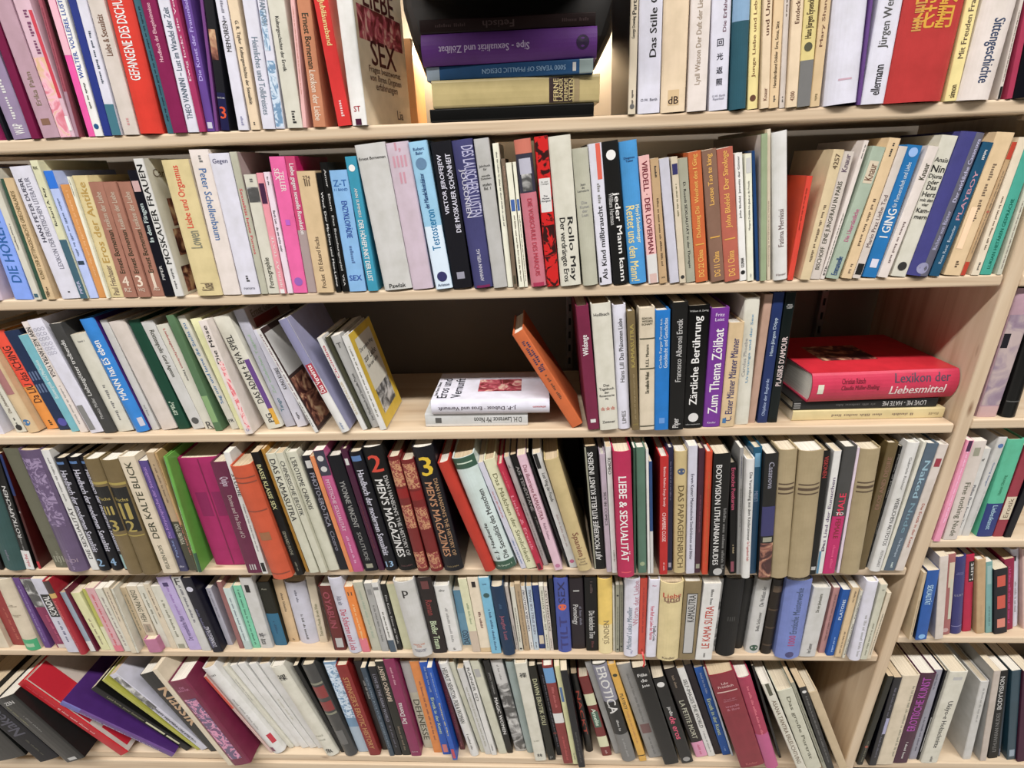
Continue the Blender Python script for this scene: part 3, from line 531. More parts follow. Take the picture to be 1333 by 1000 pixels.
(-0.4207, -0.0008, -0.4557, -18.56, 0, 0.0069, 0.2149, 0.1418, 'ddd', 's', 'u34-96*45 746 DER REIZ DER WEIBLICHEN DÜFTE;u6-32*40 444 ROLFA SOJAK;C 433;R55-95@40*70 ccc;R4-52@45*80 skin', 'thin white hardback titled DER REIZ DER WEIBLICHEN DÜFTE on the third shelf', 'books on the third shelf'),
(-0.3689, -0.0022, -0.4557, -19.1, 0, 0.0165, 0.2334, 0.1541, 'ddd', 'r', 'b48-100 88a;q36-62@60*72 a34;u37-61*50@60 eee Das Verwirrte;x3-10 89b;C 99b', 'white hardback titled Das Verwirrte on the third shelf', 'books on the third shelf'),
(-0.3313, 0.0064, -0.4557, -16.78, 0, 0.009, 0.1925, 0.127, 'ddd', 'p', 'u58-92*60 b45 Cicciolina;u18-54*50 cb9 ILONA STALLER', 'thin white paperback with red and tan lettering beside the purple grey one', 'books on the third shelf'),
(-0.3213, 0.0094, -0.4557, -15.77, 0, 0.0051, 0.1917, 0.1266, '443', 'p', '', 'thin dark grey paperback between white and light grey ones, 27th from left on third shelf', 'books on the third shelf'),
(-0.3153, 0.0159, -0.4557, -15.31, 0, 0.0172, 0.1906, 0.1258, 'bbb', 'p', 'u8-60*30 444 Der Missbrauch und Sexuelle Praxis;h90*50 555 T', 'light grey paperback between dark grey and white ones, 28th from left on third shelf', 'books on the third shelf'),
(-0.2968, 0.0055, -0.4557, -13.53, 0, 0.0122, 0.1919, 0.1267, 'ddd', 's', 'x15-90 665;C db3;R38-92@50*70 d8d6ca;R12-38@50*66 photo;RT80@48*60 333 Der andere Weg;RT70@48*55 333 zur Liebe;RT62@48*50 444 Sex und Geist', 'white spined book with a yellow bordered front cover facing the empty gap', 'books on the third shelf'),
(0.0651, 0.0041, -0.4557, -29.91, 0, 0.0222, 0.2109, 0.13, 'c63', 's', 'x60-92*44@68 335;x60-92*44@40 335;x30-56*24@55 643', 'orange hardback leaning left at a steep slant against the flat white books', 'books on the third shelf'),
(0.0943, -0.0031, -0.4557, -6.4, 0, 0.0212, 0.2349, 0.1551, '724', 's', 'u62-78*60 eee Wildange;q6-9@50*45 ddd', 'maroon hardback titled Wildange on the third shelf', 'books on the third shelf'),
(0.1162, -0.0056, -0.4557, -5.65, 0, 0.0328, 0.238, 0.1571, 'd8d6ca', 's', 'h92*80 222 Hollbach;h36*80 333 Das/Tagebuch;h29*80 333 der/Rosemarie/N.;h18*80 c54 ☆☆☆;h7*70 444 Zettner', 'cream hardback with three small red stars across the spine', 'books on the third shelf'),
(0.1497, 0.0002, -0.4557, -4.9, 0, 0.0219, 0.2341, 0.1545, 'dde', 'r', 'u58-90*35 333 Das Phänomen Liebe;u40-56*35 666 Hans Lill;u5-16*35 777 LIMES', 'white hardback titled Das Phänomen Liebe on the third shelf', 'books on the third shelf'),
(0.1742, -0.0069, -0.4557, -5.37, 0, 0.013, 0.2244, 0.1481, '764', 's', 'u55-90*50 a95 KAMASUTRA;x10-50 986;h5*60 a95 DTE', 'slim olive hardback titled KAMASUTRA on the third shelf', 'books on the third shelf'),
(0.1878, -0.0072, -0.4557, -3.7, 0, 0.0263, 0.229, 0.1512, 'd9ccb6', 's', 'q76-77*96 443;q52-53*96 443;q3-4*96 443;u54-72*20 443 R.E.L. Masters;u32-50*25 443 Die teuflische Wollust;h90*70 443 SEXUAL/WISSEN/SCHAFT', 'cream hardback titled Die teuflische Wollust on the third shelf', 'books on the third shelf'),
(0.2148, -0.008, -0.4557, -3.72, 0, 0.0245, 0.2244, 0.1481, '17c', 's', 'u54-94*28@70 cde Geschlecht und Geschichte;u54-94*24@38 cde Corbin Furger Perrot u.a.;q6-11*40 69d', 'blue hardback titled Geschlecht und Geschichte on the third shelf', 'books on the third shelf'),
(0.24, -0.0087, -0.4557, -3.18, 0, 0.0257, 0.2375, 0.1567, '151515', 's', 'u40-88*38 bbb Francesco Alberoni Erotik;u2-10*55 ddd Piper', 'black hardback just left of the one titled Zärtliche Berührung', 'books on the third shelf'),
(0.2664, 0.0, -0.4557, -2.74, 0, 0.0365, 0.229, 0.1511, '0a0a0a', 's', 'u20-92*48 eee Zärtliche Berührung;h96*85 bbb William A. Ewing;o9 ddd;h3*70 ccc edition-kunstvereine', 'thick black hardback titled Zärtliche Berührung on the third shelf', 'books on the third shelf'),
(0.3035, 0.0021, -0.4557, -2.28, 0, 0.0306, 0.2233, 0.1474, '739', 's', 'u12-84*55 eee Zum Thema Zölibat;h93*50 dce Fritz/Leist;h4*50 dce Kindler', 'purple hardback titled Zum Thema Zölibat on the third shelf', 'books on the third shelf'),
(0.3347, 0.0012, -0.4557, -2.09, 0, 0.0252, 0.1976, 0.1304, 'd9be96', 's', 'u6-86*50 336 C. Elsner Männer Männer Männer;q4-9@25*25 47a', 'peach hardback titled Männer Männer Männer on the third shelf', 'books on the third shelf'),
(0.3639, 0.01, -0.4557, -3.07, 0, 0.0249, 0.2379, 0.157, 'd8d6ca', 's', 'u35-88*22@60 69b Ursprünge und der Sex;u40-70*22@30 aaa Carolus Phoebe', 'cream hardback titled Ursprünge und der Sex on the third shelf', 'books on the third shelf'),
(0.3894, 0.0158, -0.4557, -0.94, 0, 0.0138, 0.2409, 0.159, 'b98', 's', '', 'slim tan hardback between cream and navy ones, 42nd from left on third shelf', 'books on the third shelf'),
(0.4073, 0.0152, -0.4557, -1.79, 0, 0.0178, 0.2445, 0.1613, '236', 's', 'u54-82*40 bcd Hans-Jürgen Döpp;u6-36*40 abd Objekte der Begierde', 'navy hardback titled Objekte der Begierde on the third shelf', 'books on the third shelf'),
(0.4257, 0.016, -0.4557, -1.38, 0, 0.0176, 0.2441, 0.1611, '0a1515', 's', "u30-68*55 dcc PLAISIRS D'AMOUR;h90*60 ccc FIKRAI/ET MARE/HARRY", "black hardback titled PLAISIRS D'AMOUR on the third shelf", 'books on the third shelf'),
(-1.2117, -0.0015, -0.7812, 8.07, 0, 0.029, 0.2956, 0.1951, '150a0a', 'p', '', 'black paperback beside a dark green one, 1st from left on fourth shelf', 'books on the fourth shelf'),
(-1.1783, 0.0009, -0.7788, 7.43, 0, 0.0499, 0.2858, 0.1887, '355', 'r', 'x10-20 778', 'thick dark green hardback between black and black ones, 2nd from left on fourth shelf', 'books on the fourth shelf'),
(-1.1279, -0.0016, -0.7828, 7.86, 0, 0.0183, 0.2907, 0.1919, '151515', 'p', 'u30-75*55 ccc ROTKÄPPCHEN;x18-30 888;b0-18 ddd;u3-15*40 b45 nicht', 'black paperback titled ROTKÄPPCHEN on the fourth shelf', 'books on the fourth shelf'),
(-1.1025, 0.0009, -0.7847, 6.57, 0, 0.0053, 0.2919, 0.1927, '411', 's', 'b66-100 236;h52*50 bbb E;b0-7 b23', 'thin maroon hardback between black and olive ones, 4th from left on fourth shelf', 'books on the fourth shelf'),
(-1.0679, 0.0058, -0.7847, 0.94, 0, 0.0355, 0.2999, 0.198, '665', 's', 'x2-16 887;q30-95*80 665;h8*60 998 IIII', 'thick olive hardback between maroon and navy ones, 5th from left on fourth shelf', 'books on the fourth shelf'),
(-1.0318, -0.0017, -0.7839, 1.83, 0, 0.045, 0.302, 0.1993, '657', 'r', 'q40-94*80 relief;h10*60 989 INDI;x2-20 98a', 'thick navy hardback between olive and white ones, 6th from left on fourth shelf', 'books on the fourth shelf'),
(-0.9784, -0.0018, -0.7852, 0.35, 0, 0.017, 0.2995, 0.1977, 'ddd', 'p', 'x60-95 777;u10-55*60 555 DIE SEXUALITÄT', 'white paperback between navy and black ones, 7th from left on fourth shelf', 'books on the fourth shelf'),
(-0.9607, -0.0018, -0.7849, 0.98, 0, 0.0239, 0.2828, 0.1866, '0a0a15', 'r', 'd90-18*55 ccd Handbuch der modernen Sexualität;h8*55 8ac 2;q95-97*60 57a', 'black hardback titled Handbuch der modernen Sexualität on the fourth shelf', 'books on the fourth shelf'),
(-0.9344, 0.0007, -0.785, 0.62, 0, 0.0246, 0.2829, 0.1867, '0a0a15', 'r', 'd90-18*55 ccd Handbuch der modernen Sexualität;h8*55 8ac 4;q95-97*60 57a', 'navy handbook volume between two others of its set on the fourth shelf', 'books on the fourth shelf'),
(-0.9069, 0.0006, -0.7853, 0.15, 0, 0.0176, 0.2825, 0.1865, '0a0a15', 'r', 'd90-18*55 ccd Handbuch der modernen Sexualität;h8*55 9bb 1;q95-97*60 57a', 'navy handbook volume squeezed beside an olive leather tome', 'books on the fourth shelf'),
(-0.8887, -0.0116, -0.7851, 0.38, 0, 0.0319, 0.286, 0.1887, '764', 'r', 'q40-78*90 151515;h68*70 a95 Fuchs;h58*60 a95 III;h45*50 a95 3;q80-82*96 a95;q36-37*96 a95', 'olive leather tome with black label, left of its twin', 'books on the fourth shelf'),
(-0.8562, -0.0116, -0.785, 0.47, 0, 0.0371, 0.2838, 0.1873, '764', 'r', 'q40-78*90 151515;h68*70 a95 Fuchs;h58*60 a95 II;h45*50 a95 2;q80-82*96 a95;q36-37*96 a95', 'olive leather tome with black label, right of its twin', 'books on the fourth shelf'),
(-0.8111, -0.0117, -0.7853, -1.01, 0, 0.0339, 0.2888, 0.1906, 'd9ccb6', 's', 'u32-96*42 443 DER KALTE BLICK;u4-26*25 665 FELICIEN ROPS', 'cream hardback titled DER KALTE BLICK on the fourth shelf', 'books on the fourth shelf'),
(-0.7765, -0.0069, -0.7853, -1.03, 0, 0.018, 0.2764, 0.1824, '446', 'p', 'b32-100 548;u32-95*50 a8c Die Körpersprache der Sexualität;u14-30*40 89c Psyche;h5*60 bbc dtv', 'navy paperback titled Die Körpersprache der Sexualität on the fourth shelf', 'books on the fourth shelf'),
(-0.7565, -0.0044, -0.7853, -1.33, 0, 0.0168, 0.2929, 0.1933, 'b49c7c', 'p', "b0-44 443;u24-42*55 ccb YOU'RE TOO;x60-92 765", 'tan paperback between navy and tan ones, 15th from left on fourth shelf', 'books on the fourth shelf'),
(-0.7391, -0.0093, -0.7853, -0.41, 0, 0.0046, 0.2954, 0.195, 'b96', 'p', 'b0-42 443;u16-52*55 d87 HEY BABE ZU FRECH;x75-95 543', 'thin tan paperback between tan and green ones, 16th from left on fourth shelf', 'books on the fourth shelf'),
(-0.7339, -0.0093, -0.7851, 1.64, 0, 0.0075, 0.2863, 0.189, '6a4', 'r', 'b0-18 354;q0-100@12*20 8b9;x20-60@18 dec', 'bright green book with a dark green foot beside the magenta slipcase', 'books on the fourth shelf'),
(-0.7079, 0.0128, -0.7853, -2.17, 0, 0.0829, 0.2695, 0.22, 'a26', 's', 'q48-70@30*30 815;q48-70@72*30 815;q1-99@52*3 714', 'magenta slipcase with an embossed panel', 'books on the fourth shelf'),
(-0.6235, -0.0118, -0.7853, -2.34, 0, 0.0331, 0.2742, 0.1809, '624', 's', 'd88-80*60 cbc Quipu;d72-34*35 baa Dorine and The Story of O;h6*40 bbb III', 'maroon hardback right of the magenta slipcase', 'books on the fourth shelf'),
(-0.5898, -0.0142, -0.7853, -2.15, 0, 0.0124, 0.2967, 0.1958, 'ddd', 'p', 'd84-66*60 333 STUDIE;x20-60 777;q2-10*60 151515', 'slim white paperback between maroon and orange ones, 20th from left on fourth shelf', 'books on the fourth shelf'),
(-0.5614, -0.026, -0.7853, -5.35, 0, 0.0436, 0.2761, 0.1822, 'c53', 'r', 'q90-91*96 843;q86-87*96 843;q62-63*96 843;q5-6*96 843;q37-44*50 964', 'thick orange cloth hardback jutting out over the shelf edge', 'books on the fourth shelf'),
(-0.514, -0.019, -0.7853, -5.95, 0, 0.0158, 0.3001, 0.1981, '0a0a0a', 'p', 'd91-56*55 cc9 BASSE KLASSE SEX;d38-18*40 998 EDWARD FUCHS;x4-12 887', 'slim black paperback titled BASSE KLASSE SEX on the fourth shelf', 'books on the fourth shelf'),
(-0.497, -0.0095, -0.7853, -6.05, 0, 0.006, 0.3015, 0.199, 'b83', 'p', '', 'thin yellow paperback between black and cream ones, 23rd from left on fourth shelf', 'books on the fourth shelf'),
(-0.4883, -0.0119, -0.7853, -6.45, 0, 0.0197, 0.2924, 0.193, 'ccb', 's', 'd96-46*58 333 DAS KAMASUTRA', 'cream hardback titled DAS KAMASUTRA on the fourth shelf', 'books on the fourth shelf'),
(-0.4645, -0.0119, -0.7853, -7.1, 0, 0.0141, 0.2943, 0.1942, 'ccb', 'p', 'd94-50*60 333 CHINESISCHE EROTIK', 'slim cream paperback titled CHINESISCHE EROTIK on the fourth shelf', 'books on the fourth shelf'),
(-0.4497, -0.0047, -0.7853, -7.1, 0, 0.0229, 0.2917, 0.1925, 'ccb', 's', "d96-54*45 333 L'EROTISME CHINOIS", "cream hardback titled L'EROTISME CHINOIS on the fourth shelf", 'books on the fourth shelf'),
(-0.426, -0.0024, -0.7853, -6.13, 0, 0.0188, 0.2821, 0.1862, '15151f', 'p', 'd86-40*50 99a PHOTO-ERO-TICA;d36-18*45 889 Cicero;q90-96@50*60 ccc', 'black paperback titled PHOTO-ERO-TICA on the fourth shelf', 'books on the fourth shelf'),
(-0.4033, -0.0096, -0.7853, -6.78, 0, 0.0087, 0.2847, 0.1879, 'd85', 'p', '', 'thin orange paperback between black and pink ones, 28th from left on fourth shelf', 'books on the fourth shelf'),
(-0.3939, -0.0096, -0.7853, -6.66, 0, 0.0209, 0.2971, 0.1961, 'b58', 'p', 'b81-100 334;o94 ccc;o86 ccc;d78-36*45 dbc MYSTISCHE SEXUALITÄT;x8-32 dac', 'pink paperback titled MYSTISCHE SEXUALITÄT on the fourth shelf', 'books on the fourth shelf'),
(-0.3703, -0.0072, -0.7853, -7.05, 0, 0.0281, 0.2831, 0.1868, '0a0a15', 's', 'd80-40*38 999 YVONNE VINCENT;d36-10*30 888 SOLITUDE;q3-7*50 998', 'black hardback between pink and maroon ones, 30th from left on fourth shelf', 'books on the fourth shelf'),
(-0.3414, -0.0049, -0.7853, -6.95, 0, 0.0129, 0.2974, 0.1963, '413', 's', 'q88-93*50 ccc;x20-60 623', 'slim maroon hardback between black and black ones, 31st from left on fourth shelf', 'books on the fourth shelf'),
(-0.3264, -0.0025, -0.7853, -7.23, 0, 0.0261, 0.2906, 0.1918, '0a0a15', 'r', 'd86-14*50 ccd Handbuch der modernen Sexualität;h6*60 9bd 13;q93-97*70 57a', 'lone navy handbook volume left of the black volume with red numeral', 'books on the fourth shelf'),
(-0.2991, -0.0001, -0.7853, -7.3, 0, 0.041, 0.2996, 0.1978, '0a0a0a', 'r', "h88*62 c43 2;d76-12*42@42 ddd MEN'S MAGAZINES;d78-12*18@78 bbb DIAN HANSON'S THE HISTORY OF;h4*60 644 TASCHEN", 'black volume with a red numeral 2', 'books on the fourth shelf'),
(-0.2572, -0.0049, -0.7853, -6.26, 0, 0.0229, 0.2798, 0.1847, '722', 'r', 'q76-97*90 gold;q40-60*90 gold;q3-18*90 gold;q66-74*96 811', 'red leather volume with gold panels, left of its twin', 'books on the fourth shelf'),
(-0.2296, -0.005, -0.7853, -7.09, 0, 0.0261, 0.2728, 0.18, '722', 'r', 'q76-97*90 gold;q40-60*90 gold;q3-18*90 gold;q66-74*96 811', 'red leather volume with gold panels, right of its twin', 'books on the fourth shelf'),
(-0.2008, -0.0026, -0.7853, -7.5, 0, 0.0417, 0.2999, 0.1979, '0a0a15', 'r', "h86*60 db3 3;d74-13*38@40 b86 MEN'S MAGAZINES;d76-13*18@76 a86 DIAN HANSON'S THE HISTORY OF;h4*60 875 TASCHEN", 'dark navy volume with a big yellow numeral 3', 'books on the fourth shelf'),
(-0.1146, -0.0074, -0.7853, -16.26, 0, 0.0225, 0.2752, 0.1816, 'b32', 'r', '', 'plain red hardback left of the white and green volume', 'books on the fourth shelf'),
(-0.0906, -0.0003, -0.7853, -15.25, 0, 0.0438, 0.2801, 0.1849, 'cdd', 'r', 'b91-100 354;b0-8 354;u10-72*24@72 333 Die Sexualität des Menschen;u10-44*22@36 333 E. J. Haeberle;h4*70 cdc de Gruyter 1;q95-96*70 cdc', 'thick white hardback titled Die Sexualität des Menschen on the fourth shelf', 'books on the fourth shelf'),
(-0.0384, -0.0004, -0.7853, -16.51, 0, 0.0108, 0.2701, 0.1783, 'ccd', 'p', 'x50-75 b66;x5-30 57a', 'slim white paperback between white and cream ones, 39th from left on fourth shelf', 'books on the fourth shelf'),
(-0.0265, -0.0004, -0.7853, -16.34, 0, 0.0222, 0.2754, 0.1817, 'ddb', 's', 'd88-6*40 775 Das Mädchen der Sinnlichkeit', 'cream hardback titled Das Mädchen der Sinnlichkeit on the fourth shelf', 'books on the fourth shelf'),
(-0.0028, -0.0052, -0.7853, -16.18, 0, 0.011, 0.2685, 0.1772, 'b24', 's', 'd72-20*55 d89 Liebe & Erotik;x78-94 d67;q1-7*60 512', 'slim crimson hardback titled Liebe & Erotik on the fourth shelf', 'books on the fourth shelf'),
(0.0093, 0.0091, -0.7853, -15.6, 0, 0.0095, 0.2753, 0.1817, 'bbb', 'p', 'x10-60 777;h92*40 444 L', 'slim light grey paperback between crimson and black ones, 42nd from left on fourth shelf', 'books on the fourth shelf'),
(0.0197, 0.0164, -0.7853, -15.38, 0, 0.0118, 0.276, 0.1822, '0a0a0a', 'p', 'd90-50*50 bbb AIS TENDITANE;x30-45 888', 'slim black paperback between light grey and pale pink ones, 43rd from left on fourth shelf', 'books on the fourth shelf'),
(0.0326, -0.0052, -0.7853, -14.51, 0, 0.0165, 0.2861, 0.1888, 'dbc', 'p', 'd92-46*48 845 Das illustrierte KAMASUTRA;d43-28*40 978 Ralph Fokker;o4 b79', 'pale pink paperback titled KAMASUTRA on the fourth shelf', 'books on the fourth shelf'),
(0.0591, 0.0042, -0.7853, -16.2, 0, 0.0046, 0.2897, 0.1912, '0a0a0a', 'p', '', 'thin black paperback between pale pink and light grey ones, 45th from left on fourth shelf', 'books on the fourth shelf'),
(0.0645, 0.0019, -0.7853, -15.08, 0, 0.0156, 0.2858, 0.1886, 'ccc', 'p', 'd84-60*55 222 Lust Weg der Freude;q88-100@30*50 151515;x20-50 a99;o6 b68', 'slim light grey paperback titled Lust Weg der Freude on the fourth shelf', 'books on the fourth shelf'),
(0.0813, -0.0053, -0.7853, -14.57, 0, 0.0288, 0.2764, 0.1824, 'c8b482', 'r', 'd36-14*55 743 Spanien;h9*60 765 Kunst/und/Erotik;C 875', 'tan hardback titled Spanien on the fourth shelf', 'books on the fourth shelf'),
(0.1146, -0.0006, -0.7853, -5.37, 0, 0.0242, 0.2931, 0.22, '0a0a0a', 's', 'u8-96*55 ddd AJIT MOOKERJEE RITUELLE KUNST INDIENS;q0-100@8*14 998', 'black hardback titled RITUELLE KUNST INDIENS on the fourth shelf', 'books on the fourth shelf'),
(0.1395, -0.01, -0.7853, -4.8, 0, 0.0103, 0.2823, 0.1863, 'bab', 's', 'd70-42*50 222 SEX IN COMICS', 'slim light grey hardback titled SEX IN COMICS on the fourth shelf', 'books on the fourth shelf'),
(0.1505, -0.0123, -0.7853, -4.68, 0, 0.0099, 0.299, 0.1973, 'ddd', 'p', 'd92-80*60 333 ROMEO;x10-20 776', 'slim white paperback between light grey and crimson ones, 50th from left on fourth shelf', 'books on the fourth shelf'),
(0.161, -0.0215, -0.7853, -4.41, 0, 0.0327, 0.2955, 0.195, 'b25', 'r', 'd82-14*55 eee LIEBE & SEXUALITÄT;q4-5*60 d56', 'crimson hardback titled LIEBE & SEXUALITÄT on the fourth shelf', 'books on the fourth shelf'),
(0.1945, -0.0124, -0.7853, -3.47, 0, 0.0046, 0.2962, 0.1955, '354', 'p', '', 'thin dark green paperback between crimson and dark green ones, 52nd from left on fourth shelf', 'books on the fourth shelf'),
(0.2034, -0.0124, -0.7853, -4.19, 0, 0.0173, 0.2964, 0.1956, '576', 's', 'o8 9a8', 'dark green hardback between dark green and white ones, 53rd from left on fourth shelf', 'books on the fourth shelf'),
(0.2227, -0.0147, -0.7853, -4.46, 0, 0.0046, 0.2941, 0.1941, 'ddd', 'p', '', 'thin white paperback between dark green and navy ones, 54th from left on fourth shelf', 'books on the fourth shelf'),
(0.2281, -0.0138, -0.7853, -4.51, 0, 0.0061, 0.2676, 0.1766, '247', 'p', 'b0-40 ccc', 'thin blue and white paperback beside a red book', 'books on the fourth shelf'),
(0.2461, -0.017, -0.7853, -4.08, 0, 0.0158, 0.2796, 0.1845, 'b22', 's', 'd92-60*38 ecc Bettina Rheims Serge Bramly;d55-30*45 ecc CHAMBRE CLOSE;x4-12 daa;K 711', 'slim red hardback titled CHAMBRE CLOSE on the fourth shelf', 'books on the fourth shelf'),
(0.2636, -0.0054, -0.7853, -4.27, 0, 0.011, 0.2916, 0.1925, '224', 's', 'x60-90 779;q3-7*50 aab', 'slim navy hardback between red and tan ones, 57th from left on fourth shelf', 'books on the fourth shelf'),
(0.2763, -0.0101, -0.7853, -4.48, 0, 0.0235, 0.2874, 0.1897, 'c8b482', 'r', 'd74-5*48 653 DAS PAPAGEIENBUCH;o85 457', 'tan hardback titled DAS PAPAGEIENBUCH on the fourth shelf', 'books on the fourth shelf'),
(0.3006, -0.0147, -0.7853, -4.52, 0, 0.0163, 0.3, 0.198, 'ccd', 'p', 'd80-12*35 445 Erwin Kaster: Mammutische Sinnlichkeiten und Bilder', 'white paperback between tan and maroon ones, 59th from left on fourth shelf', 'books on the fourth shelf'),
(0.3176, -0.0124, -0.7853, -4.09, 0, 0.0119, 0.2931, 0.1935, '423', 's', 'x35-65 745;q4-8*60 998', 'slim maroon hardback between white and red ones, 60th from left on fourth shelf', 'books on the fourth shelf'),
(0.3319, -0.017, -0.7853, -4.45, 0, 0.0117, 0.289, 0.1907, 'c42', 's', 'x10-85 b63', 'slim red hardback between maroon and black ones, 61st from left on fourth shelf', 'books on the fourth shelf'),
(0.3451, -0.0216, -0.7853, -4.62, 0, 0.031, 0.2864, 0.189, '0a0a0a', 's', 'd92-10*34@32 ddd BODYVISION LITHUANIAN NUDES;x5-60@75 777;o4 bbb', 'black hardback titled BODYVISION LITHUANIAN NUDES on the fourth shelf', 'books on the fourth shelf'),
(0.3878, -0.0148, -0.7853, -6.99, 0, 0.0127, 0.2641, 0.1743, '0a0a0a', 's', 'd96-60*55 c57 Erotische Postkarten;x20-28 ba8;q2-12@40*50 845', 'slim black hardback titled Erotische Postkarten on the fourth shelf', 'books on the fourth shelf'),
(0.4012, -0.0171, -0.7853, -6.24, 0, 0.0067, 0.2975, 0.1964, '999', 'p', 'x40-70 444;x78-94 557', 'thin grey paperback between black and white ones, 64th from left on fourth shelf', 'books on the fourth shelf'),
(0.4086, -0.0261, -0.7853, -6.03, 0, 0.0154, 0.2788, 0.184, 'ddd', 'r', 'd90-34*45 333 Die Vertreibung aus dem Kinderzimmer;d33-16*40 b55 Ein Tugendbuch Stahl', 'slim white hardback titled Die Vertreibung aus dem Kinderzimmer on the fourth shelf', 'books on the fourth shelf'),
(0.4246, -0.0148, -0.7853, -5.86, 0, 0.0159, 0.2957, 0.1952, '157', 's', 'd68-4*45 89b MEISTERWERKE DER EROTISCHEN KUNST;q86-96*60 7ac;b0-60 146', 'slim teal hardback titled MEISTERWERKE DER EROTISCHEN KUNST on the fourth shelf', 'books on the fourth shelf'),
(0.4415, -0.0261, -0.7853, -5.92, 0, 0.024, 0.2886, 0.1904, '1f1f1f', 's', 'b36-60 336;b0-30 skin;d94-74*40 99a Casanova;q31-35 998', 'dark photographic book with a pale pink foot on the fourth shelf', 'books on the fourth shelf'),
(0.4663, -0.0238, -0.7853, -5.94, 0, 0.0327, 0.297, 0.196, 'a97', 'r', 'q71-73*85 543;q75-76*85 543;q68-69*85 543', 'tan cloth volume with a dark title line, left of its two twins', 'books on the fourth shelf'),
(0.4998, -0.0216, -0.7853, -5.29, 0, 0.0442, 0.2932, 0.1935, 'a97', 'r', 'q71-73*85 543;q75-76*85 543;q68-69*85 543', 'tan cloth volume with a dark title line, middle of the three twins', 'books on the fourth shelf'),
(0.5448, -0.0171, -0.7853, -5.24, 0, 0.0138, 0.2883, 0.1903, '0a0a0a', 's', 'd96-80*55 a33 VISIONEN;q4-7*60 bbb', 'slim black hardback between tan and white ones, 70th from left on fourth shelf', 'books on the fourth shelf'),
(0.5593, -0.0149, -0.7853, -3.99, 0, 0.0131, 0.2862, 0.1889, 'ddd', 'p', 'u20-80*45 657 Das Lied der Eunuchen;q0-20@20*30 58a;x20-26 222', 'slim white paperback between black and dark grey ones, 71st from left on fourth shelf', 'books on the fourth shelf'),
(0.573, -0.0149, -0.7853, -3.32, 0, 0.0233, 0.2942, 0.1942, '444', 's', 'b0-48 b26;u49-66*50 d35 MALE;d46-30*40 722 FEMALE;h50*60 eee TO;x5-25 d58', 'black and pink book with a two-tone spine on the fourth shelf', 'books on the fourth shelf'),
(0.6019, -0.0126, -0.7853, -4.3, 0, 0.0053, 0.2913, 0.1922, 'dcd', 'p', '', 'thin pale pink paperback between dark grey and tan ones, 73rd from left on fourth shelf', 'books on the fourth shelf'),
(0.6092, -0.0126, -0.7853, -4.57, 0, 0.0358, 0.2896, 0.1911, 'a97', 'r', 'q71-73*85 543;q75-76*85 543;q68-69*85 543', 'tan cloth volume with a dark title line, right of its two twins', 'books on the fourth shelf'),
(0.6457, -0.0012, -0.7853, -0.96, 0, 0.0196, 0.2933, 0.1935, '653', 's', 'u50-90*40 865 EROS AND DESIRE', 'olive hardback titled EROS AND DESIRE on the fourth shelf', 'books on the fourth shelf'),
(0.666, 0.0034, -0.7853, 0.2, 0, 0.0046, 0.2835, 0.1871, '151515', 'p', 'd94-60*40 bbb Models of Erotica;x30-40 999', 'thin black paperback titled Models of Erotica on the fourth shelf', 'books on the fourth shelf'),
(0.6712, -0.0058, -0.7852, 0.2, 0, 0.0208, 0.2971, 0.1961, 'ddd', 'r', 'd60-22*35 555 WEIBLICHEN AKTFOTOS;d90-66*22 888 Gabriele Richter;d18-4*25 888 FOTOKUNST', 'white hardback titled WEIBLICHEN AKTFOTOS on the fourth shelf', 'books on the fourth shelf'),
(0.6925, -0.0059, -0.7852, 1.35, 0, 0.0058, 0.2968, 0.1959, 'd8d6ca', 'p', '', 'thin cream paperback between white and teal ones, 78th from left on fourth shelf', 'books on the fourth shelf'),
(0.6989, -0.0059, -0.7847, 1.56, 0, 0.0211, 0.2934, 0.1936, '567', 's', 'd88-60*48 9bc Naked;d56-32*40 79a Nude;d28-12*28 bcd The Boutique;x3-8 cdd', 'teal hardback titled Naked on the fourth shelf', 'books on the fourth shelf'),
(0.7211, -0.0059, -0.7849, 1.47, 0, 0.0168, 0.2914, 0.1923, 'd6ccc6', 's', 'd56-20*30 a54 Die Erotik in der Kunst;q84-90@45*60 934', 'pinkish cream book with red lettering leaning beside the upright', 'books on the fourth shelf'),
(-1.3249, 0.0056, -1.0301, 3.38, 0, 0.0446, 0.2072, 0.1367, 'd9ccb6', 'p', '', 'thick cream paperback beside a dark red one, 1st from left on fifth shelf', 'books on the fifth shelf'),
(-1.2785, 0.0138, -1.0305, 3.06, 0, 0.0416, 0.2014, 0.1329, '933', 'p', 'x10-60 b65', 'thick dark red paperback between cream and cream ones, 2nd from left on fifth shelf', 'books on the fifth shelf'),
(-1.2362, 0.0043, -1.0301, 3.98, 0, 0.037, 0.2186, 0.1443, 'd9ccb6', 'r', 'b0-16 4a7;h64*55 876 DER/EROTISCHE;h50*55 876 ALMANACH/FUCHS;q5-10@55*50 aca', 'cream book with a green foot at the left of the fifth shelf', 'books on the fifth shelf'),
(-1.1915, 0.0066, -1.0321, 2.07, 0, 0.0154, 0.2161, 0.1426, '648', 'p', 'x10-90 98b', 'slim purple paperback between cream and magenta ones, 4th from left on fifth shelf', 'books on the fifth shelf'),
(-1.1605, 0.0068, -1.0327, -1.93, 0, 0.035, 0.2159, 0.1425, '825', 'p', 'b60-99 photo;x10-50 b57;q0-6 d6ccc6', 'thick magenta paperback between purple and white ones, 5th from left on fifth shelf', 'books on the fifth shelf'),
(-1.1248, -0.0045, -1.0327, -0.53, 0, 0.0312, 0.2241, 0.1479, 'ccd', 'p', 'q50-80*70 151515;u52-78*50 eee SCANDAL;x15-45 557', 'white paperback between magenta and crimson ones, 6th from left on fifth shelf', 'books on the fifth shelf'),
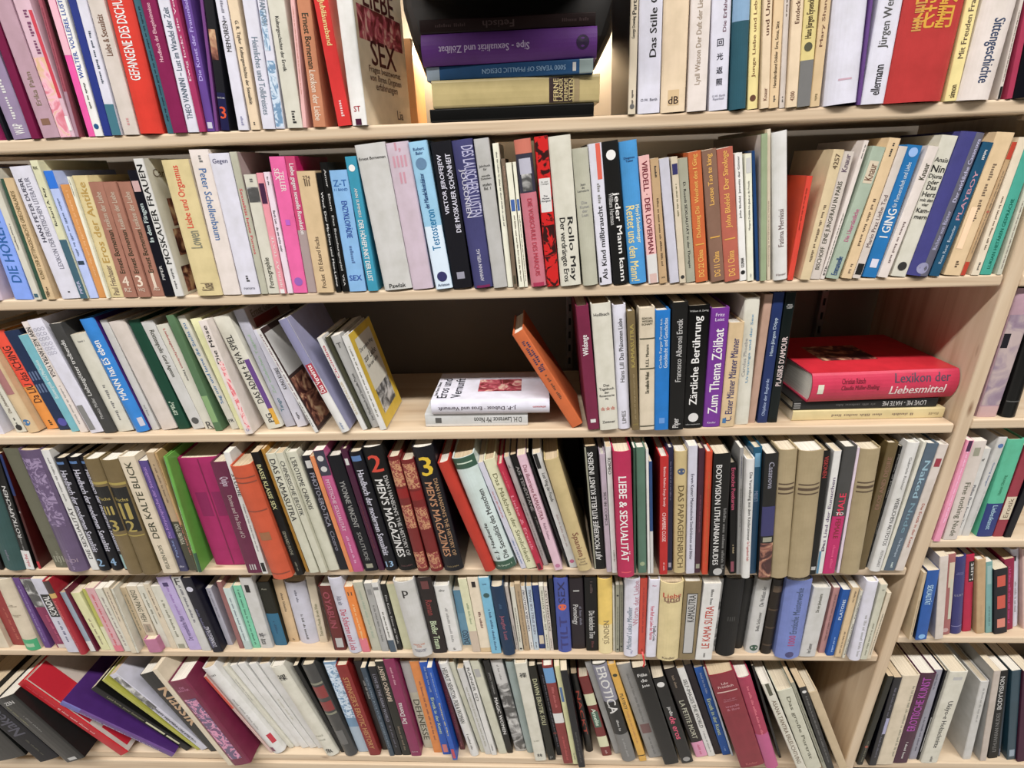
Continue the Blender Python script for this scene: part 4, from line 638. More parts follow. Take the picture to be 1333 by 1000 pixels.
(-1.0895, -0.0099, -1.0327, -1.42, 0, 0.0148, 0.2241, 0.1479, 'a23', 'r', 'b84-100 433;b78-84 ca6;d74-50*40 d77 Luststory;x10-40 c56', 'slim crimson hardback titled Luststory on the fifth shelf', 'books on the fifth shelf'),
(-1.0702, -0.0022, -1.0327, -2.22, 0, 0.013, 0.1824, 0.1204, '9ab', 'p', 'b0-18 ddd', 'slim blue grey paperback between crimson and maroon ones, 8th from left on fifth shelf', 'books on the fifth shelf'),
(-1.0566, -0.0021, -1.0327, -1.97, 0, 0.0046, 0.1924, 0.127, '613', 'p', '', 'thin maroon paperback between blue grey and pale yellow ones, 9th from left on fifth shelf', 'books on the fifth shelf'),
(-1.046, 0.0018, -1.0327, -3.7, 0, 0.0215, 0.177, 0.1168, 'dda', 'p', 'x10-60 876', 'pale yellow paperback between maroon and yellow ones, 10th from left on fifth shelf', 'books on the fifth shelf'),
(-1.0239, 0.002, -1.0327, -0.88, 0, 0.0118, 0.1884, 0.1243, 'bb5', 'p', 'b0-40 ddb', 'slim yellow paperback between pale yellow and pale pink ones, 11th from left on fifth shelf', 'books on the fifth shelf'),
(-1.0091, -0.0017, -1.0327, -1.62, 0, 0.0202, 0.1941, 0.1281, 'd8a8b0', 'p', 'x6-94 c45;b0-10 d78', 'pale pink paperback between yellow and cream ones, 12th from left on fifth shelf', 'books on the fifth shelf'),
(-0.9854, -0.0015, -1.0327, -2.47, 0, 0.0174, 0.192, 0.1267, 'd8d6ca', 'p', 'x10-90 877', 'cream paperback between pale pink and cream ones, 13th from left on fifth shelf', 'books on the fifth shelf'),
(-0.9674, -0.0052, -1.0327, -0.24, 0, 0.0129, 0.1994, 0.1316, 'd9ccb6', 'p', 'x50-95 655', 'slim cream paperback between cream and cream ones, 14th from left on fifth shelf', 'books on the fifth shelf'),
(-0.9539, -0.0051, -1.0326, 0.78, 0, 0.0046, 0.1954, 0.129, 'd8d6ca', 'p', 'x10-94 776', 'thin cream paperback between cream and peach ones, 15th from left on fifth shelf', 'books on the fifth shelf'),
(-0.9433, 0.0096, -1.0327, -0.9, 0, 0.014, 0.1853, 0.1223, 'c8b494', 'p', 'x30-90 665', 'slim peach paperback between cream and cream ones, 16th from left on fifth shelf', 'books on the fifth shelf'),
(-0.9286, 0.0097, -1.0327, -0.68, 0, 0.0249, 0.1891, 0.1248, 'd9ccb6', 'p', 'd94-44*50 554 DSIN PING MEH;q26-40*70 a98;x28-38 776', 'cream paperback titled DSIN PING MEH on the fifth shelf', 'books on the fifth shelf'),
(-0.8981, 0.0099, -1.0327, -2.2, 0, 0.0191, 0.1891, 0.1248, 'd8d6ca', 'p', 'x40-90 665', 'cream paperback between cream and cream ones, 18th from left on fifth shelf', 'books on the fifth shelf'),
(-0.8774, 0.0069, -1.0327, -2.47, 0, 0.0146, 0.198, 0.1307, 'd9ccb6', 'p', 'x50-94 654', 'slim cream paperback between cream and cream ones, 19th from left on fifth shelf', 'books on the fifth shelf'),
(-0.8622, 0.0071, -1.0327, -2.44, 0, 0.0256, 0.1918, 0.1266, 'd8d6ca', 'p', 'x20-80 776;q1-8*60 998', 'cream paperback between cream and lilac ones, 20th from left on fifth shelf', 'books on the fifth shelf'),
(-0.8305, 0.0035, -1.0327, -4.05, 0, 0.0307, 0.2214, 0.1461, 'bad', 'p', 'u14-48*40 547 Der vermeintliche Mann;x50-90 97b;q88-93*40 436', 'lilac paperback between cream and light grey ones, 21st from left on fifth shelf', 'books on the fifth shelf'),
(-0.7992, 0.0018, -1.0327, -2.84, 0, 0.0223, 0.2236, 0.1476, 'ccc', 'p', 'x40-90 556;h94*50 333 F', 'light grey paperback between lilac and navy ones, 22nd from left on fifth shelf', 'books on the fifth shelf'),
(-0.7709, -0.0018, -1.0327, -4.2, 0, 0.0244, 0.2232, 0.1473, '0a0a1f', 's', 'u8-36*40 ccd DONNERSCHLAG;o86 ccd;x6-60@25 668', 'dark navy hardback with a round white emblem on the fifth shelf', 'books on the fifth shelf'),
(-0.7458, 0.0176, -1.0327, -2.66, 0, 0.0125, 0.1758, 0.116, 'bbc', 'p', 'x50-95 778', 'slim light grey paperback between navy and rose ones, 24th from left on fifth shelf', 'books on the fifth shelf'),
(-0.712, 0.0082, -1.0327, -1.26, 0, 0.0111, 0.2027, 0.1338, '966', 'p', '', 'slim rose paperback between light grey and white ones, 25th from left on fifth shelf', 'books on the fifth shelf'),
(-0.6977, 0.0063, -1.0327, -2.09, 0, 0.0168, 0.1867, 0.1232, 'cdd', 'p', 'x15-85 567;b0-14 bcc', 'white paperback between rose and mint green ones, 26th from left on fifth shelf', 'books on the fifth shelf'),
(-0.6803, 0.0103, -1.0327, -0.97, 0, 0.0184, 0.1907, 0.1259, '7ca', 'p', 'x6-95 365', 'mint green paperback between white and light grey ones, 27th from left on fifth shelf', 'books on the fifth shelf'),
(-0.6612, 0.0104, -1.0327, -0.89, 0, 0.0293, 0.2143, 0.1415, 'ccc', 's', 'q80-90@45*35 151515;x6-24 444;x6-24@30 444;h20*60 445 Die Revolte/der Lust', 'large white hardback with a small black square on the fifth shelf', 'books on the fifth shelf'),
(-0.6304, 0.0184, -1.0327, -1.15, 0, 0.0293, 0.193, 0.1274, '1f1f15', 's', 'b0-52 268;h90*40 998 Ann;x20-40 146', 'thick book, black above and blue below, on the fifth shelf', 'books on the fifth shelf'),
(-0.6006, 0.0283, -1.0327, -0.25, 0, 0.0242, 0.1916, 0.1264, 'd6b890', 'p', 'x50-80 654;x3-8 765', 'peach paperback between dark brown and white ones, 30th from left on fifth shelf', 'books on the fifth shelf'),
(-0.5744, 0.0305, -1.0327, -0.65, 0, 0.048, 0.1855, 0.1225, 'ccd', 'r', 'x8-50 555;x70-90 667', 'thick white hardback between peach and cream ones, 31st from left on fifth shelf', 'books on the fifth shelf'),
(-0.5259, 0.0269, -1.0324, 0.87, 0, 0.0198, 0.2009, 0.1326, 'd9ccb6', 'p', 'u10-60*45 775 Tänze von Freude, die wie Wein', 'cream paperback between white and dark red ones, 32nd from left on fifth shelf', 'books on the fifth shelf'),
(-0.4833, 0.006, -1.0327, -1.37, 0, 0.0291, 0.1931, 0.1274, '622', 's', 'd92-36*50 945 OYABUN;q5-20@60*55 bbb;q0-100@6*10 150a0a', 'maroon book with a white sticker near its foot on the fifth shelf', 'books on the fifth shelf'),
(-0.4459, 0.0026, -1.0327, -3.62, 0, 0.0304, 0.2221, 0.1466, 'ccd', 'r', 'd60-4*48 b35 Die Schürzen und Lola;d78-66*40 778 Ada xin', 'white hardback titled Die Schürzen und Lola on the fifth shelf', 'books on the fifth shelf'),
(-0.4144, 0.0009, -1.0327, -3.76, 0, 0.0184, 0.1965, 0.1297, 'e83', 'p', 'b0-22 d78;x20-75 ec9;h90*50 333 11', 'orange paperback between white and light grey ones, 35th from left on fifth shelf', 'books on the fifth shelf'),
(-0.392, 0.0048, -1.0327, -4.74, 0, 0.022, 0.2047, 0.1351, 'bba', 'p', 'x20-90 9a9', 'light grey paperback between orange and light grey ones, 36th from left on fifth shelf', 'books on the fifth shelf'),
(-0.3694, 0.0031, -1.0327, -3.84, 0, 0.0168, 0.2042, 0.1348, 'aaa', 'p', 'x15-70 666;q84-92*50 888', 'light grey paperback between light grey and white ones, 37th from left on fifth shelf', 'books on the fifth shelf'),
(-0.3487, 0.0014, -1.0327, -4.73, 0, 0.0142, 0.208, 0.1373, 'ddd', 'p', 'b0-18 456;x22-60 443;q90-94*80 777', 'slim white paperback between light grey and black ones, 38th from left on fifth shelf', 'books on the fifth shelf'),
(-0.3339, 0.0072, -1.0327, -4.35, 0, 0.0119, 0.1985, 0.131, '151515', 'p', 'd84-10*40 bbb Die Kunst, Küsse der Welt', 'slim black paperback between white and cream ones, 39th from left on fifth shelf', 'books on the fifth shelf'),
(-0.3197, 0.0091, -1.0327, -4.83, 0, 0.023, 0.1967, 0.1298, 'cca', 'p', '', 'cream paperback between black and light grey ones, 40th from left on fifth shelf', 'books on the fifth shelf'),
(-0.2937, -0.0056, -1.0327, -5.46, 0, 0.0447, 0.2211, 0.146, 'ccc', 'r', 'h88*30 222 p;h16*60 c75 ANALYSE/DER;h9*60 557 EROTISCHEN/LITERATUR', 'thick white hardback with orange and blue lines at its foot', 'books on the fifth shelf'),
(-0.2482, 0.0003, -1.0327, -4.48, 0, 0.032, 0.2226, 0.1469, '1f1515', 's', 'd72-52*45 833 Roman;d44-6*45 cdb Bloßer Traum;q86-96*50 633', 'dark brown hardback titled Bloßer Traum on the fifth shelf', 'books on the fifth shelf'),
(-0.215, 0.0043, -1.0327, -4.63, 0, 0.0326, 0.1956, 0.1291, 'ddd', 's', 'x15-70 999;x3-6 444;h94*40 777 dtv', 'white hardback between dark brown and light blue ones, 43rd from left on fifth shelf', 'books on the fifth shelf'),
(-0.1817, 0.0215, -1.0327, -3.93, 0, 0.0207, 0.1668, 0.1101, '7ac', 'p', 'u2-28*65 235 DASSO;b60-100 69b', 'light blue paperback titled DASSO on the fifth shelf', 'books on the fifth shelf'),
(-0.1569, 0.0029, -1.0327, -5.09, 0, 0.0185, 0.2164, 0.1429, 'ddb', 'p', 'x40-70 897;b0-30 cba', 'cream paperback between light blue and cream ones, 45th from left on fifth shelf', 'books on the fifth shelf'),
(-0.1377, 0.003, -1.0327, -4.89, 0, 0.0242, 0.2201, 0.1453, 'e8dac4', 'p', 'q88-95@50*35 150a0a;x34-56 633;b0-6 d9be96', 'cream paperback between cream and light blue ones, 46th from left on fifth shelf', 'books on the fifth shelf'),
(-0.1129, -0.0005, -1.0327, -4.73, 0, 0.0224, 0.2233, 0.1474, '7bd', 'p', 'x5-60 357;o78 355;h92*40 357 SAR', 'light blue paperback between cream and navy ones, 47th from left on fifth shelf', 'books on the fifth shelf'),
(-0.0864, -0.0021, -1.0327, -5.7, 0, 0.0275, 0.2022, 0.1335, '135', 'r', 'd60-24*40 956 Jungfer Lust;x70-80 357', 'navy hardback titled Jungfer Lust on the fifth shelf', 'books on the fifth shelf'),
(-0.0575, 0.0092, -1.0327, -5.89, 0, 0.0074, 0.1913, 0.1263, 'd6ccc6', 'p', 'x8-40 776', 'thin pale pink paperback between navy and cream ones, 49th from left on fifth shelf', 'books on the fifth shelf'),
(-0.0495, 0.0063, -1.0327, -4.64, 0, 0.0091, 0.1918, 0.1266, 'd8d6ca', 'p', 'x15-70 443;o4 333', 'slim cream paperback between pale pink and tan ones, 50th from left on fifth shelf', 'books on the fifth shelf'),
(-0.0383, 0.0075, -1.0327, -5.05, 0, 0.0128, 0.1986, 0.1311, 'b49c7c', 'p', 'x8-90 765', 'slim tan paperback between cream and white ones, 51st from left on fifth shelf', 'books on the fifth shelf'),
(-0.0247, 0.0095, -1.0327, -5.13, 0, 0.0089, 0.1909, 0.126, 'ddd', 'p', 'u30-95*55 556 VERONIKA WALDORF;x4-14 665', 'thin white paperback between tan and light grey ones, 52nd from left on fifth shelf', 'books on the fifth shelf'),
(-0.0151, 0.0095, -1.0327, -4.41, 0, 0.0112, 0.1906, 0.1258, 'bcd', 'p', 'u26-95*55 667 NEUE SPIELE FÜR PAARE;x4-14 444', 'slim light grey paperback between white and navy ones, 53rd from left on fifth shelf', 'books on the fifth shelf'),
(-0.0033, 0.0133, -1.0327, -4.24, 0, 0.0145, 0.1889, 0.1246, '137', 'p', 'q8-22 d9ccb6', 'slim navy paperback between light grey and cream ones, 54th from left on fifth shelf', 'books on the fifth shelf'),
(0.0119, 0.0079, -1.0327, -4.22, 0, 0.0092, 0.1922, 0.1269, 'd8d6ca', 'p', 'u34-95*55 776 DIE WELT ÄSTHETIK;x4-26 443', 'slim cream paperback between navy and pale pink ones, 55th from left on fifth shelf', 'books on the fifth shelf'),
(0.0218, 0.0079, -1.0327, -4.22, 0, 0.0077, 0.1921, 0.1268, 'd6ccc6', 'p', 'u32-95*55 665 EKSTASEN LUST;x4-20 443', 'thin pale pink paperback between cream and black ones, 56th from left on fifth shelf', 'books on the fifth shelf'),
(0.0301, 0.0099, -1.0327, -3.29, 0, 0.0095, 0.2113, 0.1395, '151515', 'p', '', 'slim black paperback between pale pink and blue ones, 57th from left on fifth shelf', 'books on the fifth shelf'),
(0.0402, 0.0081, -1.0327, -2.91, 0, 0.0302, 0.2167, 0.143, '45a', 'r', 'u68-96*50 225 SEX;u4-50*55 337 TILT;o63 d64', 'blue violet book with an orange oval on the fifth shelf', 'books on the fifth shelf'),
(0.071, 0.0139, -1.0327, -2.86, 0, 0.0328, 0.2093, 0.1382, '1f151f', 's', 'd64-36*45@35 ccc Pornology;x35-62@70 778;q82-84*40 aaa', 'black hardback titled Pornology on the fifth shelf', 'books on the fifth shelf'),
(0.1044, 0.0086, -1.0327, -2.53, 0, 0.0273, 0.2162, 0.1427, '0a0a0a', 's', 'd56-18*45 ccc Die heimlichen Töne;x5-15 633;x80-95 544', 'black hardback titled Die heimlichen Töne on the fifth shelf', 'books on the fifth shelf'),
(0.1324, 0.0051, -1.0327, -2.5, 0, 0.0308, 0.2175, 0.1436, 'ec6', 'r', 'b0-40 eda;u14-46*50 875 SÜNDEN', 'yellow hardback titled SÜNDEN on the fifth shelf', 'books on the fifth shelf'),
(0.165, 0.0072, -1.0327, -2.85, 0, 0.0046, 0.1927, 0.1272, 'd8d6ca', 'p', '', 'thin cream paperback between yellow and grey green ones, 62nd from left on fifth shelf', 'books on the fifth shelf'),
(0.1702, 0.0043, -1.0327, -2.4, 0, 0.008, 0.1993, 0.1315, '998', 'p', 'x12-70 554;q4-6*50 151515;q84-86*50 151515', 'thin grey green paperback between cream and grey green ones, 63rd from left on fifth shelf', 'books on the fifth shelf'),
(0.1794, 0.0054, -1.0327, -2.6, 0, 0.0076, 0.1982, 0.1308, '887', 'p', 'x15-90 443;q8-10*50 151515', 'thin grey green paperback between grey green and white ones, 64th from left on fifth shelf', 'books on the fifth shelf'),
(0.1877, -0.0018, -1.0327, -2.03, 0, 0.031, 0.2234, 0.1475, 'dde', 'r', 'u42-98*40@75 b89 Worte der Liebe;u10-66*34@32 789 Michael Lukas Moeller;x4-9 99b', 'white hardback titled Worte der Liebe on the fifth shelf', 'books on the fifth shelf'),
(0.22, 0.0003, -1.0327, -2.24, 0, 0.0157, 0.2201, 0.1453, 'c43', 's', 'x30-90 933;x4-8 722', 'orange red hardback with a red ribbon hanging out at its foot', 'books on the fifth shelf'),
(0.2363, -0.0068, -1.0327, -1.76, 0, 0.0222, 0.2238, 0.1477, 'dde', 's', 'd68-24*35@40 c35 Vom Ruf aus Liebe der Narren;d42-22*30@70 333 Doellke Cooke;h93*40 b57 Piper', 'white hardback titled Vom Ruf aus Liebe der Narren on the fifth shelf', 'books on the fifth shelf'),
(0.2602, -0.0102, -1.0327, -2.03, 0, 0.0471, 0.2229, 0.1471, 'dc9', 'r', 'h85*80 b43 Liebe;h81*70 865 und;h78*70 865 Aggression;h4*60 765 Kindler', 'thick pale yellow hardback titled Liebe on the fifth shelf', 'books on the fifth shelf'),
(0.308, -0.0116, -1.0327, -1.85, 0, 0.0356, 0.2234, 0.1474, '875', 's', 'q8-86*62 151515;q9-85*54 bbb;u50-84*42 222 KAMASUTRA', 'olive slipcase with a framed grey title panel on the fifth shelf', 'books on the fifth shelf'),
(0.3442, -0.013, -1.0327, -0.96, 0, 0.0354, 0.2196, 0.145, 'ddd', 'p', 'u16-72*48 b43 LE KAMA SUTRA;x74-94 444;x4-10 333', 'thick white paperback titled LE KAMA SUTRA on the fifth shelf', 'books on the fifth shelf'),
(0.3813, 0.0088, -1.0327, -1.26, 0, 0.0125, 0.212, 0.1399, 'aaa', 'p', 'q6-70*90 photo;x72-98 555', 'slim light grey paperback between white and black ones, 71st from left on fifth shelf', 'books on the fifth shelf'),
(0.395, 0.0035, -1.0327, -1.42, 0, 0.0405, 0.2208, 0.1457, '151515', 'r', 'h50*40 333 IIII', 'thick plain black hardback, broader of two side by side', 'books on the fifth shelf'),
(0.4361, 0.0203, -1.0327, -0.37, 0, 0.0233, 0.205, 0.1353, '1a1a1a', 'r', '', 'thick plain black hardback, narrower of two side by side', 'books on the fifth shelf'),
(0.4616, 0.0094, -1.0327, -0.82, 0, 0.0304, 0.2114, 0.1395, 'ccc', 'r', 'u32-58*24 555 Bella Schlosser;u66-92*30 666 Die Weltlust der;o8 354', 'light grey hardback titled Die Weltlust der on the fifth shelf', 'books on the fifth shelf'),
(0.4946, 0.006, -1.0327, -1.37, 0, 0.0224, 0.2146, 0.1417, '1f150a', 'r', 'q84-92*80 543;q60-62*96 432;q36-38*96 432;q12-14*96 432', 'dark brown leather volume with raised bands on the fifth shelf', 'books on the fifth shelf'),
(0.5223, -0.0027, -1.0327, -2.63, 0, 0.0524, 0.2222, 0.1467, '78c', 'r', 'u34-92*28 457 Erotische Meisterwerke;u18-32*28 a47 1000;o6 447', 'thick blue hardback titled Erotische Meisterwerke on the fifth shelf', 'books on the fifth shelf'),
(0.5754, -0.0023, -1.0327, -1.03, 0, 0.035, 0.1983, 0.1309, 'ccc', 's', 'u5-20*25 444 Ann Summer;u66-92*25 554 Die vier Jahrhunderte', 'thick light grey hardback between blue and mauve ones, 77th from left on fifth shelf', 'books on the fifth shelf'),
(0.6221, 0.007, -1.0327, -1.15, 0, 0.0134, 0.1893, 0.125, 'b88', 'p', 'x20-90 755', 'slim mauve paperback between light grey and blue ones, 78th from left on fifth shelf', 'books on the fifth shelf'),
(0.6361, -0.0, -1.0327, -0.93, 0, 0.016, 0.1906, 0.1258, '15a', 'p', 'u56-86*40 cde PLATONS;x6-30 9be', 'blue paperback with white capitals near the right end of the fifth shelf', 'books on the fifth shelf'),
(0.6529, -0.0034, -1.0327, -1.01, 0, 0.0138, 0.1995, 0.1317, 'd9be96', 'p', 'x6-40 654;x80-97 654', 'slim peach paperback between blue and cream ones, 80th from left on fifth shelf', 'books on the fifth shelf'),
(0.6673, -0.0061, -1.0327, -0.58, 0, 0.0047, 0.1936, 0.1278, 'd8d6ca', 'p', 'u60-94*50 333 MGEWÖ;u5-52*45 332 Romeo in Wort und Bild', 'thin cream paperback titled Romeo in Wort und Bild on the fifth shelf', 'books on the fifth shelf'),
(0.6804, -0.0095, -1.0327, -2.89, 0, 0.0232, 0.2235, 0.1475, 'dde', 'r', 'x6-60 999', 'white hardback between cream and cream ones, 82nd from left on fifth shelf', 'books on the fifth shelf'),
(0.7043, -0.0093, -1.0327, -1.36, 0, 0.0138, 0.2134, 0.1409, 'ccb', 'p', 'x6-50 776;h93*40 555 TF', 'slim cream paperback between white and cream ones, 83rd from left on fifth shelf', 'books on the fifth shelf'),
(0.7187, -0.0074, -1.0327, -0.09, 0, 0.009, 0.1894, 0.125, 'd9ccb6', 'p', 'x6-70 665', 'thin cream paperback beside a cream one, 84th from left on fifth shelf', 'books on the fifth shelf'),
(-1.4379, -0.03, -1.405, -17.2, 0, 0.0952, 0.1942, 0.235, '151515', 'p', 'x20-50 444', 'thick black paperback beside a black one, 1st from left on bottom shelf', 'books on the bottom shelf'),
(-1.3197, -0.03, -1.405, -21.71, 0, 0.0656, 0.2179, 0.235, '0a0a15', 'p', 'u48-92*60 445 Naked;x10-40 443', 'black art book at the left end of the bottom shelf', 'books on the bottom shelf'),
(-1.2476, -0.03, -1.405, -21.87, 0, 0.0624, 0.2541, 0.235, '1f1f1f', 's', 'h92*45 ccc ZEN;x48-74 777;x60-90@25 775;q2-6@50*40 bbb', 'black art book lettered ZEN on the bottom shelf', 'books on the bottom shelf'),
(-1.1155, -0.0107, -1.405, -33.0, 0, 0.0315, 0.3184, 0.2102, 'b12', 's', 'x30-66 daa;x68-96 c45;C c4b8b0;R40-99@14*26 b23;R40-62@45*70 skin;R4-30@40*70 b23', 'red hardback between black and purple ones, 4th from left on bottom shelf', 'books on the bottom shelf'),
(-0.9749, -0.012, -1.405, -49.38, 0, 0.0184, 0.3044, 0.2009, '648', 's', 'u12-84*22@30 ccd Jahrgang 1952 - 1953 Ricky Bilderbuch;b84-100 66a;C 426', 'purple hardback leaning steeply on the bottom shelf', 'books on the bottom shelf'),
(-0.9458, 0.0042, -1.405, -37.75, 0, 0.0223, 0.2939, 0.194, '0a0a0a', 'p', 'd86-48*42 886 Laid bare, your fantasies;q10-24@50*30 cca;q26-46@50*30 cca', 'black paperback between purple and yellow ones, 6th from left on bottom shelf', 'books on the bottom shelf'),
(-0.9169, 0.0064, -1.405, -33.2, 0, 0.0094, 0.3132, 0.2067, 'aa4', 'p', '', 'slim yellow paperback between black and white ones, 7th from left on bottom shelf', 'books on the bottom shelf'),
(-0.9049, 0.0066, -1.405, -29.54, 0, 0.0223, 0.3208, 0.2117, 'ccd', 'p', 'x10-60 555;q56-96*80 photo;d56-14*40 445 PARTY MENTIRA GREATEST', 'white paperback between yellow and black ones, 8th from left on bottom shelf', 'books on the bottom shelf'),
(-0.8785, 0.0035, -1.405, -19.65, 0, 0.0628, 0.3043, 0.2008, '151515', 'p', 'd82-34*60 ca8 Klassik;x6-20 887', 'thick black paperback titled Klassik on the bottom shelf', 'books on the bottom shelf'),
(-0.8112, -0.03, -1.405, -15.72, 0, 0.0133, 0.3591, 0.235, 'd9ccb6', 'p', '', 'slim cream paperback between black and maroon ones, 10th from left on bottom shelf', 'books on the bottom shelf'),
(-0.7965, -0.03, -1.405, -15.75, 0, 0.0503, 0.3169, 0.2091, '724', 's', 'q8-80@45*62 floral;h91*60 b79 DIE/EROTIK', 'maroon book with a pink and grey floral panel', 'books on the bottom shelf'),
(-0.715, 0.0024, -1.405, -20.44, 0, 0.0066, 0.3017, 0.1991, 'd8bab4', 'p', 'b60-100 d65', 'thin pale pink paperback between maroon and white ones, 12th from left on bottom shelf', 'books on the bottom shelf'),
(-0.7073, 0.0042, -1.405, -19.46, 0, 0.0341, 0.33, 0.2178, 'ddd', 'r', 'x30-66 999;h92*40 444 1101;q12-22@85*35 b34;q3-8@30*30 735', 'white rounded hardback with a small red patch on the bottom shelf', 'books on the bottom shelf'),
(-0.6705, 0.0154, -1.405, -19.23, 0, 0.0127, 0.3203, 0.2114, 'd8d6ca', 'p', 'x60-85 999', 'slim cream paperback between white and white ones, 14th from left on bottom shelf', 'books on the bottom shelf'),
(-0.6564, 0.0192, -1.405, -18.96, 0, 0.0184, 0.3175, 0.2096, 'ddd', 'p', '', 'white paperback between cream and white ones, 15th from left on bottom shelf', 'books on the bottom shelf'),
(-0.6363, 0.0159, -1.405, -17.96, 0, 0.0199, 0.3252, 0.2146, 'ddd', 'p', '', 'plain white volume, left of three matching ones on the bottom shelf', 'books on the bottom shelf'),
(-0.6148, 0.0162, -1.405, -16.98, 0, 0.02, 0.3233, 0.2134, 'ddd', 'p', 'x35-60 bba', 'plain white volume, middle of three matching ones on the bottom shelf', 'books on the bottom shelf'),
(-0.5933, 0.0165, -1.405, -16.29, 0, 0.027, 0.322, 0.2125, 'ddd', 'p', '', 'plain white volume, right of three matching ones on the bottom shelf', 'books on the bottom shelf'),
(-0.5645, 0.0012, -1.405, -14.24, 0, 0.0349, 0.3318, 0.219, 'd8d6ca', 'r', 'h89*60 222 裸;h24*55 998 MAKE;h19*50 998 LOVE;h6*50 222 魚', 'cream book with a black brush character at its top, next to dark leather', 'books on the bottom shelf'),
(-0.5278, 0.0069, -1.405, -11.76, 0, 0.0119, 0.3241, 0.2139, '151515', 'p', '', 'slim black paperback between cream and dark grey ones, 20th from left on bottom shelf', 'books on the bottom shelf'),
(-0.5151, 0.0019, -1.405, -9.38, 0, 0.0322, 0.3329, 0.2197, '444', 'r', 'q66-78*92 833;q52-62*92 833;q80-82*96 887;q48-50*96 887;q14-30*60 666', 'grey leather volume with two red labels on the bottom shelf', 'books on the bottom shelf'),
(-0.4819, 0.0094, -1.405, -6.55, 0, 0.031, 0.3288, 0.217, '79b', 'p', 'q40-98*92 bluewash;u44-88*40 cde THALLOWYS;b0-30 abc', 'blue grey paperback between dark grey and dark red ones, 22nd from left on bottom shelf', 'books on the bottom shelf'),
(-0.4501, 0.0011, -1.405, -6.49, 0, 0.0282, 0.3278, 0.2163, '822', 's', "d88-8*48 b85 STRINGER'S EROTIC HISTORY", 'dark red hardback with gold capitals on the bottom shelf', 'books on the bottom shelf'),
(-0.4211, 0.0155, -1.405, -4.98, 0, 0.0206, 0.3257, 0.2149, '150a0a', 'p', 'x60-80 aaa', 'black paperback between dark red and dark grey ones, 24th from left on bottom shelf', 'books on the bottom shelf'),
(-0.3969, 0.0002, -1.405, -5.49, 0, 0.0123, 0.322, 0.2126, '345', 'p', 'd90-10*40 789 SEX UND KULTUR, ERZIEHUNG', 'slim dark grey paperback between black and black ones, 25th from left on bottom shelf', 'books on the bottom shelf'),
(-0.3839, 0.0021, -1.405, -4.62, 0, 0.0187, 0.324, 0.2139, '0a0a15', 'p', 'd92-40*40 889 LOVE IN THE ASIAN WORLD;x10-36 667', 'black paperback titled LOVE IN THE ASIAN WORLD on the bottom shelf', 'books on the bottom shelf'),
(-0.3636, 0.0025, -1.405, -4.79, 0, 0.0213, 0.34, 0.2244, '15150a', 'p', 'u60-96*50 cba BRANDO BRENT;x6-34 876', 'dark brown paperback between black and magenta ones, 27th from left on bottom shelf', 'books on the bottom shelf'),
(-0.3408, 0.0011, -1.405, -4.93, 0, 0.0265, 0.3483, 0.2299, '825', 's', 'u36-58*45@35 ddd De Donna;x76-94 c9a;h5*60 ccc Sammlung;R40-60@30*20 ddd', 'magenta hardback titled De Donna on the bottom shelf', 'books on the bottom shelf'),
(-0.3105, 0.0225, -1.405, -5.16, 0, 0.027, 0.3184, 0.2101, 'ccb', 's', 'd58-10*55 554 DEHNESSE;b66-100 bbb', 'cream hardback titled DEHNESSE on the bottom shelf', 'books on the bottom shelf'),
(-0.2828, 0.0106, -1.405, -5.02, 0, 0.0237, 0.3309, 0.2184, 'd84', 'p', 'x15-80 744', 'orange paperback between cream and blue ones, 30th from left on bottom shelf', 'books on the bottom shelf'),
(-0.2584, 0.0058, -1.405, -4.94, 0, 0.0196, 0.3348, 0.2209, '15b', 'p', 'd64-24*40 cda Erotik in der Kunst;x70-96 9ac;q3-12@50*60 c77', 'blue paperback titled Erotik in der Kunst on the bottom shelf', 'books on the bottom shelf'),
(-0.2312, -0.0075, -1.405, -6.12, 0, 0.0124, 0.3339, 0.2204, '15b', 'p', "d64-28*40 ed8 Erotique de l'Art;x70-96 9ac;q2-13@50*60 b45", "slim blue paperback titled Erotique de l'Art on the bottom shelf", 'books on the bottom shelf'),
(-0.2149, 0.0186, -1.405, -6.68, 0, 0.0123, 0.3249, 0.2145, '623', 'p', 'd70-20*40 945 TOULOUSE VERLAINE;x4-10 b77', 'slim maroon paperback between blue and white ones, 33rd from left on bottom shelf', 'books on the bottom shelf'),
(-0.1861, 0.0051, -1.405, -9.41, 0, 0.0209, 0.337, 0.2225, 'ddd', 'r', 'd96-38*55 333 HELMUT NEWTON  POLA WOMAN;x8-26 555', 'white book with heavy black capitals left of several cream ones on the bottom shelf', 'books on the bottom shelf'),
(-0.1598, 0.0124, -1.405, -10.18, 0, 0.0115, 0.3313, 0.2186, 'ccb', 'p', '', 'slim cream paperback between white and light grey ones, 35th from left on bottom shelf', 'books on the bottom shelf'),
(-0.1475, 0.0074, -1.405, -9.38, 0, 0.0151, 0.3161, 0.2086, 'ccc', 'p', 'x10-80 998', 'slim light grey paperback between cream and white ones, 36th from left on bottom shelf', 'books on the bottom shelf'),
(-0.1316, 0.006, -1.405, -8.56, 0, 0.013, 0.3404, 0.2247, 'ddd', 'p', 'd94-60*50 555 RAINER ED;x5-12 333', 'slim white paperback between light grey and cream ones, 37th from left on bottom shelf', 'books on the bottom shelf'),
(-0.1128, 0.0097, -1.405, -9.4, 0, 0.0206, 0.3391, 0.2238, 'ccb', 's', 'q84-92*60 aaa', 'cream hardback between white and black ones, 38th from left on bottom shelf', 'books on the bottom shelf'),
(-0.0914, 0.0117, -1.405, -7.84, 0, 0.0145, 0.3377, 0.2229, '0a0a0a', 's', 'd62-22*55 ddd MAGIC WOMEN;d88-66*35 999 JAMES TYREMAN', 'slim black hardback titled MAGIC WOMEN on the bottom shelf', 'books on the bottom shelf'),
